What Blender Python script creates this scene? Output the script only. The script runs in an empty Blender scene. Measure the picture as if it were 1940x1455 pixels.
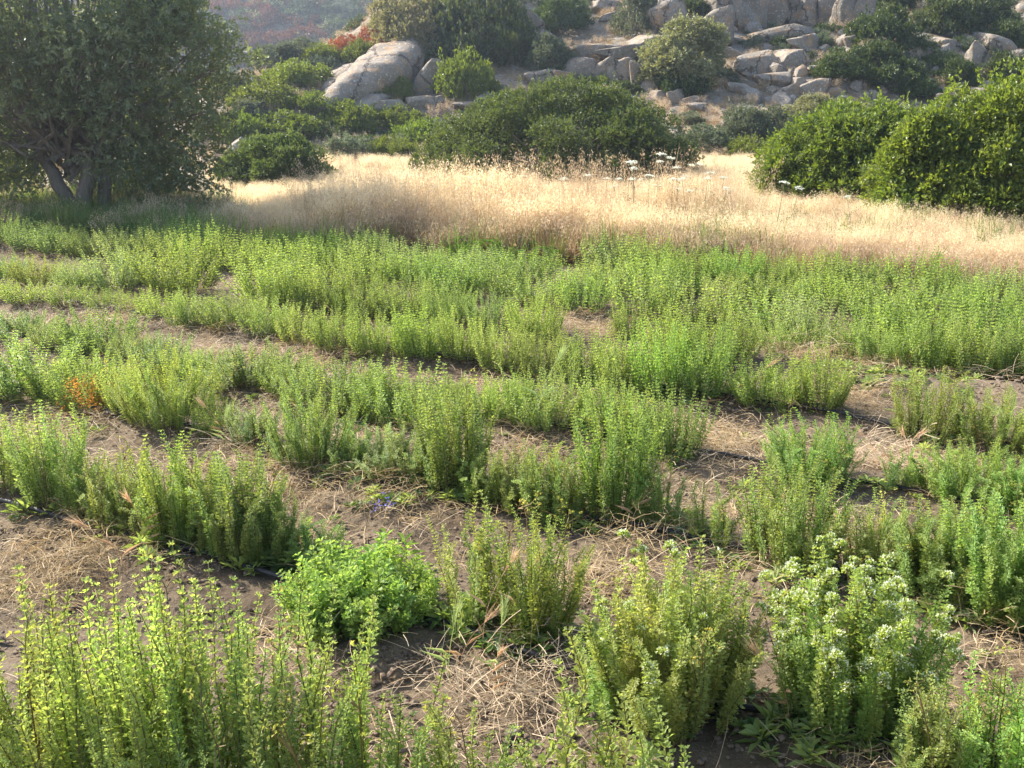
import bpy, bmesh, math, random
import numpy as np
from mathutils import Vector, Matrix, Euler
random.seed(7)
R = np.random.RandomState(11)
sc = bpy.context.scene
C = sc.collection
PI = math.pi

# ---------------------------------------------------------------- camera
CAM_H = 1.65
FPX = 2048.0                      # focal length in photograph pixels (1940 wide)
PITCH = math.atan((727 - 193) / FPX)
cam_d = bpy.data.cameras.new('camera')
cam = bpy.data.objects.new('camera', cam_d); C.objects.link(cam)
cam_d.sensor_width = 36; cam_d.lens = 36 * FPX / 1940
cam_d.clip_start = .05; cam_d.clip_end = 3000
cam.location = (0, 0, CAM_H); cam.rotation_euler = (PI / 2 - PITCH, 0, 0)
sc.camera = cam

# ---------------------------------------------------------------- light
SUN_EL = math.radians(38); SUN_AZ = math.radians(-58)     # azimuth from +Y, negative = to the left
sdir = Vector((math.sin(SUN_AZ) * math.cos(SUN_EL), math.cos(SUN_AZ) * math.cos(SUN_EL), math.sin(SUN_EL)))
w = bpy.data.worlds.new('World'); sc.world = w; w.use_nodes = True
nt = w.node_tree; nt.nodes.clear()
sky = nt.nodes.new('ShaderNodeTexSky'); sky.sky_type = 'NISHITA'; sky.sun_disc = False
sky.sun_elevation = SUN_EL; sky.sun_rotation = SUN_AZ
sky.dust_density = 2.0; sky.air_density = 1.0
bg = nt.nodes.new('ShaderNodeBackground'); bg.inputs[1].default_value = .15
wo = nt.nodes.new('ShaderNodeOutputWorld')
nt.links.new(sky.outputs[0], bg.inputs[0]); nt.links.new(bg.outputs[0], wo.inputs[0])
sd = bpy.data.lights.new('sun', 'SUN'); so = bpy.data.objects.new('sun', sd); C.objects.link(so)
sd.energy = 5.0; sd.angle = math.radians(.6); sd.color = (1, .93, .82)
so.rotation_euler = (-sdir).to_track_quat('-Z', 'Y').to_euler()
sc.view_settings.view_transform = 'Standard'; sc.view_settings.look = 'None'
sc.view_settings.gamma = 1; sc.view_settings.exposure = 1.36
sc.view_settings.use_curve_mapping = False
sc.cycles.use_denoising = True
sc.cycles.max_bounces = 8; sc.cycles.diffuse_bounces = 4; sc.cycles.transmission_bounces = 6
sc.cycles.glossy_bounces = 2; sc.cycles.volume_bounces = 0
sc.cycles.sample_clamp_indirect = 6

# ---------------------------------------------------------------- noise + terrain
_ng = [np.random.RandomState(100 + i).rand(256, 256) for i in range(6)]
def vnoise(x, y, s, k=0):
    g = _ng[k % 6]
    x = np.asarray(x, float) / s + 37.3 * k + 1000; y = np.asarray(y, float) / s + 91.7 * k + 1000
    xi = np.floor(x).astype(int); yi = np.floor(y).astype(int)
    fx = x - xi; fy = y - yi
    fx = fx * fx * (3 - 2 * fx); fy = fy * fy * (3 - 2 * fy)
    a = g[xi % 256, yi % 256]; b = g[(xi + 1) % 256, yi % 256]
    c = g[xi % 256, (yi + 1) % 256]; d = g[(xi + 1) % 256, (yi + 1) % 256]
    return (a * (1 - fx) + b * fx) * (1 - fy) + (c * (1 - fx) + d * fx) * fy - .5
def smax0(v, k):
    return .5 * (v + np.sqrt(v * v + k * k)) - .5 * k * np.exp(-np.abs(v) / (4 * k))
CX = [-200, -30, -18, -14, -11.4, -8.1, -5.9, -4.4, -2, 6, 30, 200]
CZ = [0.2, .3, .6, 1.2, 1.9, 3.0, 4.6, 6.2, 9, 17, 26, 30]
def H(x, y):
    x = np.asarray(x, float); y = np.asarray(y, float)
    s = y - (29.5 + 1.5 * vnoise(x, y, 9, 1) - .02 * x)
    slope = .37 * smax0(s, 1.2)
    cap = np.interp(x, CX, CZ)
    near = -np.log(np.exp(-slope * 1.4) + np.exp(-cap * 1.4)) / 1.4
    near = np.maximum(near, 0) + np.clip(s, 0, 4) / 4 * (1.3 * vnoise(x, y, 5, 2) + .5 * vnoise(x, y, 1.6, 3) + .16 * vnoise(x, y, .5, 4)) * np.clip(cap / 3, .2, 1)
    far = .47 * smax0(y - 112 - .15 * (x + 40) + 26 * vnoise(x, y, 45, 2), 4)
    far = 46 * np.tanh(far / 46) + np.clip((y - 105) / 20, 0, 1) * (7 * vnoise(x, y, 22, 5) + 2 * vnoise(x, y, 7, 1))
    far = np.maximum(far, 0)
    return np.maximum(near, far) + .05 * vnoise(x, y, 3.1, 0)
ROWC = [1.85, 2.99, 4.2, 5.31, 6.46, 7.66, 8.85, 10.0, 11.15, 12.3, 13.45]
SL = -.615
def Hfield(x, y):
    """fine relief of the cultivated soil"""
    z = H(x, y)
    c = (y - SL * x)
    ph = np.abs(((c - 2.99) / 1.165 + .5) % 1 - .5)
    z = z + .035 * np.cos(ph * 2 * PI)            # low ridge under each row
    z = z + .05 * vnoise(x, y, .45, 1) + .035 * vnoise(x, y, .14, 2) + .022 * np.abs(vnoise(x, y, .055, 3)) + .012 * vnoise(x, y, .03, 4)
    return z
def ray(px, py):
    x = (px - 970) / FPX; y = (727.5 - py) / FPX
    return np.array([x, math.cos(PITCH) + y * math.sin(PITCH), -math.sin(PITCH) + y * math.cos(PITCH)])
def flat(px, py):
    d = ray(px, py); t = -CAM_H / d[2]
    return d[0] * t, d[1] * t
def hit(px, py, start=24.):
    """where the line of sight meets the hillside"""
    d = ray(px, py)
    t = np.linspace(start, 220, 6000)
    X, Y, Z = d[0] * t, d[1] * t, CAM_H + d[2] * t
    k = np.argmax(Z < H(X, Y))
    return float(X[k]), float(Y[k]), float(H(X[k], Y[k])), float(t[k])
def height_at(py_top, y):
    d = ray(970, py_top); return CAM_H + d[2] * y / d[1]

# ---------------------------------------------------------------- materials
def mat(name):
    m = bpy.data.materials.new(name); m.use_nodes = True
    n = m.node_tree; n.nodes.clear()
    return m, n, n.nodes.new('ShaderNodeOutputMaterial')
def N(n, t, **k):
    o = n.nodes.new('ShaderNode' + t)
    for a, v in k.items(): setattr(o, a, v)
    return o
def mixc(n, f, a, b, mode='MIX'):
    m = N(n, 'Mix', data_type='RGBA', blend_type=mode)
    for s, v in ((0, f), (6, a), (7, b)):
        if hasattr(v, 'links') or hasattr(v, 'is_linked'): n.links.new(v, m.inputs[s])
        else: m.inputs[s].default_value = v if s == 0 else (*v, 1) if len(v) == 3 else v
    return m.outputs[2]
def leaf_mat(name, a, b, trans=.45, tcol=(1.35, 1.25, .55), rough=.5, spec=.35, hue=.0):
    m, n, out = mat(name)
    at = N(n, 'Attribute', attribute_name='tint')
    oi = N(n, 'ObjectInfo')
    base = mixc(n, at.outputs['Fac'], a, b)
    col = mixc(n, 1.0, base, oi.outputs['Color'], 'MULTIPLY')
    tc = mixc(n, 1.0, col, tcol, 'MULTIPLY')
    p = N(n, 'BsdfPrincipled'); p.inputs['Roughness'].default_value = rough
    p.inputs['Specular IOR Level'].default_value = spec
    t = N(n, 'BsdfTranslucent'); mx = N(n, 'MixShader'); mx.inputs[0].default_value = trans
    n.links.new(col, p.inputs['Base Color']); n.links.new(tc, t.inputs[0])
    n.links.new(p.outputs[0], mx.inputs[1]); n.links.new(t.outputs[0], mx.inputs[2]); n.links.new(mx.outputs[0], out.inputs[0])
    return m
M = {}
M['herb'] = leaf_mat('herb_leaf', (.20, .28, .085), (.38, .46, .165), .52, (1.35, 1.3, .65), .5, .3)
M['stem'] = leaf_mat('herb_stem', (.14, .13, .05), (.22, .2, .09), .2, (1.2, 1, .6), .6, .3)
M['petal'] = leaf_mat('white_petal', (.75, .78, .7), (.85, .87, .8), .4, (1, 1, 1), .6, .2)
M['straw'] = leaf_mat('dry_straw', (.42, .31, .19), (.68, .55, .38), .35, (1.1, 1, .85), .55, .3)
M['straw_red'] = leaf_mat('reddish_straw', (.32, .225, .105), (.50, .375, .20), .25, (1.1, 1, .85), .6, .25)
M['oat'] = leaf_mat('wild_oat_straw', (.56, .40, .17), (.94, .84, .60), .55, (1.1, 1.05, 1.), .45, .4)
M['lentisk'] = leaf_mat('lentisk_leaf', (.068, .112, .025), (.175, .22, .055), .45, (1.6, 1.6, .5), .45, .4)
M['round'] = leaf_mat('evergreen_leaf', (.06, .088, .028), (.12, .15, .055), .36, (1.6, 1.6, .6), .5, .4)
M['carob'] = leaf_mat('tree_leaf', (.115, .143, .083), (.215, .24, .14), .45, (1.45, 1.5, .65), .38, .6)
M['maroon'] = leaf_mat('maroon_scrub_leaf', (.14, .06, .035), (.21, .09, .045), .3, (1.4, 1.1, .7), .6, .2)
M['olive'] = leaf_mat('olive_leaf', (.165, .185, .10), (.25, .265, .16), .35, (1.4, 1.35, .7), .5, .4)
M['bright'] = leaf_mat('bright_scrub_leaf', (.09, .125, .022), (.155, .20, .038), .42, (1.5, 1.5, .5), .45, .4)
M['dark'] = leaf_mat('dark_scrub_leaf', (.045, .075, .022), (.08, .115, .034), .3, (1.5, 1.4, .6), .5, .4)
M['grey'] = leaf_mat('grey_scrub_leaf', (.095, .12, .075), (.15, .18, .12), .3, (1.3, 1.3, .8), .55, .3)
M['red'] = leaf_mat('red_scrub_leaf', (.24, .085, .04), (.34, .13, .055), .3, (1.4, 1.1, .7), .6, .2)
M['weed'] = leaf_mat('weed_leaf', (.10, .165, .05), (.16, .24, .08), .45, (1.4, 1.5, .5), .4, .4)
M['dodder'] = leaf_mat('orange_dodder', (.55, .25, .06), (.65, .36, .10), .4, (1.2, 1.1, .8), .6, .2)
M['bluep'] = leaf_mat('blue_petal', (.16, .16, .55), (.3, .3, .7), .3, (1, 1, 1), .6, .2)
M['redp'] = leaf_mat('red_petal', (.65, .06, .03), (.7, .12, .06), .4, (1, 1, 1), .6, .2)

def soil_mat():
    m, n, out = mat('soil')
    g = N(n, 'NewGeometry'); p = N(n, 'BsdfPrincipled')
    n1 = N(n, 'TexNoise'); n1.inputs['Scale'].default_value = 1.3; n1.inputs['Detail'].default_value = 8
    n2 = N(n, 'TexNoise'); n2.inputs['Scale'].default_value = 28; n2.inputs['Detail'].default_value = 7
    n3 = N(n, 'TexNoise'); n3.inputs['Scale'].default_value = 160; n3.inputs['Detail'].default_value = 4
    for q in (n1, n2, n3): n.links.new(g.outputs['Position'], q.inputs['Vector'])
    r = N(n, 'ValToRGB'); r.color_ramp.elements[0].position = .38; r.color_ramp.elements[1].position = .64
    n.links.new(n1.outputs[0], r.inputs[0])
    c = mixc(n, r.outputs[0], (.108, .082, .054), (.185, .146, .098))
    r2 = N(n, 'ValToRGB'); r2.color_ramp.elements[0].position = .35; r2.color_ramp.elements[1].position = .7
    n.links.new(n2.outputs[0], r2.inputs[0])
    c = mixc(n, r2.outputs[0], mixc(n, 1., c, (.72, .68, .66), 'MULTIPLY'), c)
    r3 = N(n, 'ValToRGB'); r3.color_ramp.elements[0].position = .66; r3.color_ramp.elements[1].position = .72
    n.links.new(n3.outputs[0], r3.inputs[0])
    c = mixc(n, r3.outputs[0], c, (.33, .27, .21))
    n.links.new(c, p.inputs['Base Color']); p.inputs['Roughness'].default_value = .95; p.inputs['Specular IOR Level'].default_value = .15
    b = N(n, 'Bump'); b.inputs['Strength'].default_value = .7; b.inputs['Distance'].default_value = .02
    n.links.new(n2.outputs[0], b.inputs['Height'])
    b2 = N(n, 'Bump'); b2.inputs['Strength'].default_value = .5; b2.inputs['Distance'].default_value = .006
    n.links.new(n3.outputs[0], b2.inputs['Height']); n.links.new(b.outputs[0], b2.inputs['Normal'])
    n.links.new(b2.outputs[0], p.inputs['Normal']); n.links.new(p.outputs[0], out.inputs[0])
    return m
def hill_mat():
    m, n, out = mat('hill_earth')
    g = N(n, 'NewGeometry'); p = N(n, 'BsdfPrincipled')
    def noi(s, d=6):
        q = N(n, 'TexNoise'); q.inputs['Scale'].default_value = s; q.inputs['Detail'].default_value = d
        n.links.new(g.outputs['Position'], q.inputs['Vector']); return q
    n1, n2, n3 = noi(.35), noi(2.2, 8), noi(11)
    def ramp(q, a, b):
        r = N(n, 'ValToRGB'); r.color_ramp.elements[0].position = a; r.color_ramp.elements[1].position = b
        n.links.new(q.outputs[0], r.inputs[0]); return r.outputs[0]
    c = mixc(n, ramp(n1, .4, .6), (.17, .13, .08), (.25, .195, .13))
    c = mixc(n, ramp(n2, .46, .6), c, (.27, .24, .20))
    c = mixc(n, ramp(n3, .3, .6), mixc(n, 1., c, (.6, .58, .55), 'MULTIPLY'), c)
    n.links.new(c, p.inputs['Base Color']); p.inputs['Roughness'].default_value = .95; p.inputs['Specular IOR Level'].default_value = .1
    b = N(n, 'Bump'); b.inputs['Strength'].default_value = .8; b.inputs['Distance'].default_value = .12
    n.links.new(n2.outputs[0], b.inputs['Height'])
    b2 = N(n, 'Bump'); b2.inputs['Strength'].default_value = .6; b2.inputs['Distance'].default_value = .05
    n.links.new(n3.outputs[0], b2.inputs['Height']); n.links.new(b.outputs[0], b2.inputs['Normal'])
    n.links.new(b2.outputs[0], p.inputs['Normal']); n.links.new(p.outputs[0], out.inputs[0])
    return m
def rock_mat(name='granite', tint=(1, 1, 1)):
    m, n, out = mat(name)
    tc = N(n, 'NewGeometry'); oi = N(n, 'ObjectInfo'); p = N(n, 'BsdfPrincipled')
    def noi(s, d=6, t='TexNoise'):
        q = N(n, t); q.inputs['Scale'].default_value = s
        if t == 'TexNoise': q.inputs['Detail'].default_value = d
        n.links.new(tc.outputs['Position'], q.inputs['Vector']); return q
    n1, n2, n3 = noi(1.1, 5), noi(7, 8), noi(45, 5)
    def ramp(o, a, b):
        r = N(n, 'ValToRGB'); r.color_ramp.elements[0].position = a; r.color_ramp.elements[1].position = b
        n.links.new(o, r.inputs[0]); return r.outputs[0]
    c = mixc(n, ramp(n1.outputs[0], .35, .65), (.215, .185, .148), (.325, .285, .235))
    c = mixc(n, ramp(n2.outputs[0], .52, .66), c, (.24, .22, .19))
    c = mixc(n, ramp(n3.outputs[0], .3, .7), mixc(n, 1., c, (.75, .75, .75), 'MULTIPLY'), c)
    n4 = noi(2.6, 6); c = mixc(n, ramp(n4.outputs[0], .56, .62), c, (.30, .215, .14))
    n5 = noi(16, 3); c = mixc(n, ramp(n5.outputs[0], .62, .68), c, (.42, .42, .38))
    vr = N(n, 'TexVoronoi', feature='DISTANCE_TO_EDGE'); vr.inputs['Scale'].default_value = .42
    sv = N(n, 'Mapping'); sv.inputs['Scale'].default_value = (1.3, 1.1, .75); n.links.new(tc.outputs['Position'], sv.inputs[0])
    wp = mixc(n, .3, sv.outputs[0], n2.outputs['Color']); n.links.new(wp, vr.inputs['Vector'])
    cr = ramp(vr.outputs[0], .0, .014)
    c = mixc(n, cr, mixc(n, 1., c, (.45, .42, .4), 'MULTIPLY'), c)
    v2 = N(n, 'TexVoronoi', feature='DISTANCE_TO_EDGE'); v2.inputs['Scale'].default_value = 1.5; n.links.new(mixc(n, .4, sv.outputs[0], n2.outputs['Color']), v2.inputs['Vector'])
    c = mixc(n, ramp(v2.outputs[0], 0, .022), mixc(n, 1., c, (.68, .65, .62), 'MULTIPLY'), c)
    c = mixc(n, 1., c, oi.outputs['Color'], 'MULTIPLY')
    n.links.new(c, p.inputs['Base Color']); p.inputs['Roughness'].default_value = .9; p.inputs['Specular IOR Level'].default_value = .2
    b = N(n, 'Bump'); b.inputs['Strength'].default_value = .6; b.inputs['Distance'].default_value = .08
    n.links.new(n2.outputs[0], b.inputs['Height'])
    b2 = N(n, 'Bump'); b2.inputs['Strength'].default_value = .6; b2.inputs['Distance'].default_value = .02
    n.links.new(n3.outputs[0], b2.inputs['Height']); n.links.new(b.outputs[0], b2.inputs['Normal'])
    b3 = N(n, 'Bump'); b3.inputs['Strength'].default_value = .7; b3.inputs['Distance'].default_value = .08
    n.links.new(cr, b3.inputs['Height']); n.links.new(b2.outputs[0], b3.inputs['Normal'])
    n.links.new(b3.outputs[0], p.inputs['Normal']); n.links.new(p.outputs[0], out.inputs[0])
    return m
def bark_mat():
    m, n, out = mat('bark')
    g = N(n, 'TexCoord'); p = N(n, 'BsdfPrincipled')
    mp = N(n, 'Mapping'); mp.inputs['Scale'].default_value = (14, 14, 3); n.links.new(g.outputs['Object'], mp.inputs[0])
    q = N(n, 'TexNoise'); q.inputs['Scale'].default_value = 2; q.inputs['Detail'].default_value = 8; n.links.new(mp.outputs[0], q.inputs['Vector'])
    c = mixc(n, q.outputs[0], (.10, .075, .06), (.30, .25, .21))
    n.links.new(c, p.inputs['Base Color']); p.inputs['Roughness'].default_value = .9
    b = N(n, 'Bump'); b.inputs['Distance'].default_value = .03; n.links.new(q.outputs[0], b.inputs['Height']); n.links.new(b.outputs[0], p.inputs['Normal'])
    n.links.new(p.outputs[0], out.inputs[0]); return m
def plain(name, col, rough, spec=.4):
    m, n, out = mat(name); p = N(n, 'BsdfPrincipled')
    q = N(n, 'TexNoise'); q.inputs['Scale'].default_value = 30; q.inputs['Detail'].default_value = 5
    g = N(n, 'NewGeometry'); n.links.new(g.outputs['Position'], q.inputs['Vector'])
    c = mixc(n, q.outputs[0], tuple(v * .7 for v in col), tuple(v * 1.4 for v in col))
    n.links.new(c, p.inputs['Base Color']); p.inputs['Roughness'].default_value = rough; p.inputs['Specular IOR Level'].default_value = spec
    n.links.new(p.outputs[0], out.inputs[0]); return m
M['soil'] = soil_mat(); M['hill'] = hill_mat(); M['rock'] = rock_mat(); M['bark'] = bark_mat()
M['hose'] = plain('black_polythene', (.02, .02, .022), .6, .3)
M['clod'] = plain('soil_clod', (.16, .12, .088), .95, .1)
M['wood'] = plain('grey_wood', (.4, .34, .3), .8)

# ---------------------------------------------------------------- geometry buffers
class Buf:
    def __init__(s): s.v = []; s.f = []; s.m = []; s.t = []; s.n = 0
    def add(s, V, F, mi, tint):
        V = np.asarray(V, float).reshape(-1, 3); F = np.asarray(F, int).reshape(-1, 3)
        s.v.append(V); s.f.append(F + s.n); s.n += len(V)
        s.m.append(np.full(len(F), mi)); s.t.append(np.broadcast_to(np.asarray(tint, float), (len(F),)).copy())
    def mesh(s, name, mats, smooth=False):
        V = np.concatenate(s.v).astype(np.float32); F = np.concatenate(s.f).astype(np.int32)
        me = bpy.data.meshes.new(name)
        me.vertices.add(len(V)); me.vertices.foreach_set('co', V.ravel())
        me.loops.add(F.size); me.loops.foreach_set('vertex_index', F.ravel())
        me.polygons.add(len(F)); me.polygons.foreach_set('loop_start', np.arange(0, F.size, 3, dtype=np.int32))
        me.polygons.foreach_set('material_index', np.concatenate(s.m).astype(np.int32))
        if not smooth: me.polygons.foreach_set('use_smooth', np.zeros(len(F), bool))
        a = me.attributes.new('tint', 'FLOAT', 'FACE'); a.data.foreach_set('value', np.concatenate(s.t).astype(np.float32))
        for x in mats: me.materials.append(x)
        me.update(calc_edges=True)
        return me
def nrm(a): return a / (np.linalg.norm(a, axis=-1, keepdims=True) + 1e-9)
def leaves(b, P, D, L, W, tint, mi=0, fold=.25, mid=.45, droop=0.):
    """rhombic folded leaves: base P, direction D"""
    P = np.asarray(P, float); D = nrm(np.asarray(D, float)); n = len(P)
    L = np.broadcast_to(L, (n,))[:, None]; W = np.broadcast_to(W, (n,))[:, None]
    ref = R.normal(size=(n, 3)); ref[:, 2] += .001
    S = nrm(np.cross(D, ref)); S2 = S
    U = nrm(np.cross(S2, D)); U = np.where(U[:, 2:3] < 0, -U, U)
    S2 = nrm(np.cross(D, U))
    a = P + D * L * mid + S2 * W / 2 + U * W * fold
    c = P + D * L * mid - S2 * W / 2 + U * W * fold
    t = P + D * L - np.array([0, 0, 1.]) * L * droop
    V = np.stack([P, a, t, c], 1).reshape(-1, 3)
    k = np.arange(n)[:, None] * 4
    F = np.concatenate([k + np.array([[0, 1, 2]]), k + np.array([[0, 2, 3]])], 1).reshape(-1, 3)
    b.add(V, F, mi, np.repeat(np.broadcast_to(tint, (n,)), 2))
def leaves_up(b, P, D, UP, L, W, tint, mi=0, fold=.2, mid=.45, droop=.0):
    """as leaves(), the blade facing UP"""
    P = np.asarray(P, float); D = nrm(np.asarray(D, float)); n = len(P)
    L = np.broadcast_to(L, (n,))[:, None]; W = np.broadcast_to(W, (n,))[:, None]
    S = nrm(np.cross(D, np.broadcast_to(UP, (n, 3)) + R.normal(0, .25, (n, 3)))); U = nrm(np.cross(S, D))
    a = P + D * L * mid + S * W / 2 + U * W * fold
    c = P + D * L * mid - S * W / 2 + U * W * fold
    t = P + D * L - np.array([0, 0, 1.]) * L * droop
    V = np.stack([P, a, t, c], 1).reshape(-1, 3)
    k = np.arange(n)[:, None] * 4
    F = np.concatenate([k + np.array([[0, 1, 2]]), k + np.array([[0, 2, 3]])], 1).reshape(-1, 3)
    b.add(V, F, mi, np.repeat(np.broadcast_to(tint, (n,)), 2))
def tube(b, pts, rad, sides=4, mi=0, tint=.5, cap=False):
    pts = np.asarray(pts, float); n = len(pts); rad = np.broadcast_to(rad, (n,))
    T = nrm(np.gradient(pts, axis=0)); ref = np.array([.31, .87, .11])
    A = nrm(np.cross(T, ref)); B = np.cross(T, A)
    th = np.arange(sides) * 2 * PI / sides
    ring = pts[:, None] + rad[:, None, None] * (np.cos(th)[None, :, None] * A[:, None] + np.sin(th)[None, :, None] * B[:, None])
    F = []
    for i in range(n - 1):
        for j in range(sides):
            a = i * sides + j; c = i * sides + (j + 1) % sides
            F += [(a, c, c + sides), (a, c + sides, a + sides)]
    V = ring.reshape(-1, 3)
    b.add(V, F, mi, tint)
def put(name, me, loc=(0, 0, 0), rot=(0, 0, 0), scl=(1, 1, 1), parent=None, color=None):
    o = bpy.data.objects.new(name, me); C.objects.link(o)
    o.location = loc; o.rotation_euler = rot; o.scale = scl
    if parent is not None: o.parent = parent
    if color is not None: o.color = (*color, 1)
    return o
def tag(o, label=None, cat=None, group=None, kind=None):
    for k, v in (('label', label), ('category', cat), ('group', group), ('kind', kind)):
        if v: o[k] = v
    return o
ORD = ('first second third fourth fifth sixth seventh eighth ninth tenth eleventh twelfth thirteenth fourteenth fifteenth sixteenth '
       'seventeenth eighteenth nineteenth twentieth').split()
TENS = {2: 'twenty', 3: 'thirty', 4: 'forty', 5: 'fifty', 6: 'sixty', 7: 'seventy', 8: 'eighty', 9: 'ninety'}
TENTH = {2: 'twentieth', 3: 'thirtieth', 4: 'fortieth', 5: 'fiftieth', 6: 'sixtieth', 7: 'seventieth', 8: 'eightieth', 9: 'ninetieth'}
def ordinal(i):
    if i < 20: return ORD[i]
    k = i + 1
    return TENTH[k // 10] if k % 10 == 0 else TENS[k // 10] + '-' + ORD[k % 10 - 1]

# scatter for what nobody could count
def scatter(name, P, ROT, S, IDX, protos, label, cat):
    me = bpy.data.meshes.new(name); n = len(P)
    me.vertices.add(n); me.vertices.foreach_set('co', np.asarray(P, np.float32).ravel())
    a = me.attributes.new('rot', 'FLOAT_VECTOR', 'POINT'); a.data.foreach_set('vector', np.asarray(ROT, np.float32).ravel())
    a = me.attributes.new('scl', 'FLOAT', 'POINT'); a.data.foreach_set('value', np.asarray(S, np.float32))
    a = me.attributes.new('idx', 'INT', 'POINT'); a.data.foreach_set('value', np.asarray(IDX, np.int32))
    col = bpy.data.collections.new(name + '_pieces')
    for i, pm in enumerate(protos):
        o = bpy.data.objects.new('%s_piece_%02d' % (name, i), pm); col.objects.link(o)
    o = put(name, me); g = bpy.data.node_groups.new(name, 'GeometryNodeTree')
    g.interface.new_socket('Geometry', in_out='INPUT', socket_type='NodeSocketGeometry')
    g.interface.new_socket('Geometry', in_out='OUTPUT', socket_type='NodeSocketGeometry')
    gi = g.nodes.new('NodeGroupInput'); go = g.nodes.new('NodeGroupOutput')
    ip = g.nodes.new('GeometryNodeInstanceOnPoints'); ci = g.nodes.new('GeometryNodeCollectionInfo')
    ci.inputs['Collection'].default_value = col
    ci.inputs['Separate Children'].default_value = True; ci.inputs['Reset Children'].default_value = True
    ip.inputs['Pick Instance'].default_value = True
    def na(nm, ty):
        q = g.nodes.new('GeometryNodeInputNamedAttribute'); q.data_type = ty; q.inputs['Name'].default_value = nm; return q.outputs[0]
    e = g.nodes.new('FunctionNodeEulerToRotation')
    L = g.links.new
    L(gi.outputs[0], ip.inputs['Points']); L(ci.outputs[0], ip.inputs['Instance']); L(na('idx', 'INT'), ip.inputs['Instance Index'])
    L(na('rot', 'FLOAT_VECTOR'), e.inputs[0]); L(e.outputs[0], ip.inputs['Rotation']); L(na('scl', 'FLOAT'), ip.inputs['Scale'])
    L(ip.outputs[0], go.inputs[0])
    md = o.modifiers.new('scatter', 'NODES'); md.node_group = g
    tag(o, label, cat, None, 'stuff'); return o

# ---------------------------------------------------------------- ground
def grid(name, xs, ys, fn, m, smooth=True):
    X, Y = np.meshgrid(xs, ys); Z = fn(X, Y); nx, ny = len(xs), len(ys)
    V = np.stack([X, Y, Z], -1).reshape(-1, 3)
    i = (np.arange(ny - 1)[:, None] * nx + np.arange(nx - 1)[None]).ravel()
    F = np.concatenate([np.stack([i, i + 1, i + nx + 1], 1), np.stack([i, i + nx + 1, i + nx], 1)])
    b = Buf(); b.add(V, F, 0, .5); me = b.mesh(name, [m])
    me.polygons.foreach_set('use_smooth', np.ones(len(F), bool)); return put(name, me)
FX0, FX1, FY0, FY1 = -7.5, 7.5, 1.2, 14.0
o = grid('field_soil', np.arange(FX0, FX1, .032), np.concatenate([np.arange(FY0, 7, .022), np.arange(7, FY1, .05)]), Hfield, M['soil'])
tag(o, kind='structure')
def Hout(X, Y):
    ins = np.clip(np.minimum(np.minimum(X - FX0, FX1 - X), np.minimum(Y - FY0, FY1 - Y)) / .6, 0, 1)
    return H(X, Y) - .2 * ins - .0
xs = np.unique(np.concatenate([-np.geomspace(30, 420, 34), np.arange(-30, 30.1, .35), np.geomspace(30, 420, 26)]))
ys = np.unique(np.concatenate([-np.geomspace(4, 300, 14), np.arange(-3, 60, .35), np.geomspace(60, 260, 110), [300, 350, 420, 500]]))
o = grid('ground', xs, ys, Hout, M['hill']); tag(o, kind='structure')

# ---------------------------------------------------------------- herbs
def stalk(b, base, height, lean, az, nodes, leaf, ax=2, sw=.003, hue=0., arm=0, branches=0, hd=False):
    """one leafy upright stem: opposite leaf pairs with small tufts in the axils"""
    k = 5
    t = np.linspace(0, 1, k + 1)
    d = np.array([math.cos(az), math.sin(az), 0])
    out = lean * height * (1.35 * t - .35 * t * t)
    wob = R.normal(0, .017 * height / .45, (k + 1, 3)); wob[0] = 0; wob[:, 2] = 0
    pts = np.asarray(base) + d * out[:, None] + np.array([0, 0, 1.]) * (t * height)[:, None] + wob * t[:, None]
    tube(b, pts, np.linspace(sw, sw * .35, k + 1), 3, 1, R.rand())
    s = np.linspace(.1, 1, nodes) ** .92
    P = np.stack([np.interp(s, t, pts[:, i]) for i in range(3)], 1)
    tv = R.rand() * .45 + hue
    T = nrm(np.stack([np.interp(s, t, np.gradient(pts[:, i])) for i in range(3)], 1))
    ph = np.arange(nodes) * PI / 2 + R.rand() * 6 + R.normal(0, .2, nodes)
    size = leaf * (1.02 - .5 * s ** 3) * np.clip(.55 + s * 1.5, 0, 1)
    low = np.clip((.3 - s) * .8, 0, .2)
    for sg in (0, PI):
        o = np.stack([np.cos(ph + sg), np.sin(ph + sg), np.zeros(nodes)], 1)
        D = o + T * (.55 + .5 * s[:, None]) + R.normal(0, .15, (nodes, 3))
        leaves_up(b, P, D, T, size * R.uniform(.8, 1.15, nodes), size * .66, np.clip(tv + R.rand(nodes) * .5 - low, 0, 1), 0, .2, .5, .22)
    for j in range(ax):
        a = R.rand(nodes) * 2 * PI
        o = np.stack([np.cos(a), np.sin(a), np.zeros(nodes)], 1)
        off = o * (size * R.uniform(.15, .8, nodes))[:, None]
        D = o + T * R.uniform(.3, 1.4, (nodes, 1)) + R.normal(0, .2, (nodes, 3))
        leaves_up(b, P + off + T * (size * .2)[:, None], D, T, size * R.uniform(.5, .85, nodes), size * .45, np.clip(tv + .15 + R.rand(nodes) * .5 - low, 0, 1), 0, .2, .5, .1)
    return pts[-1]
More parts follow.
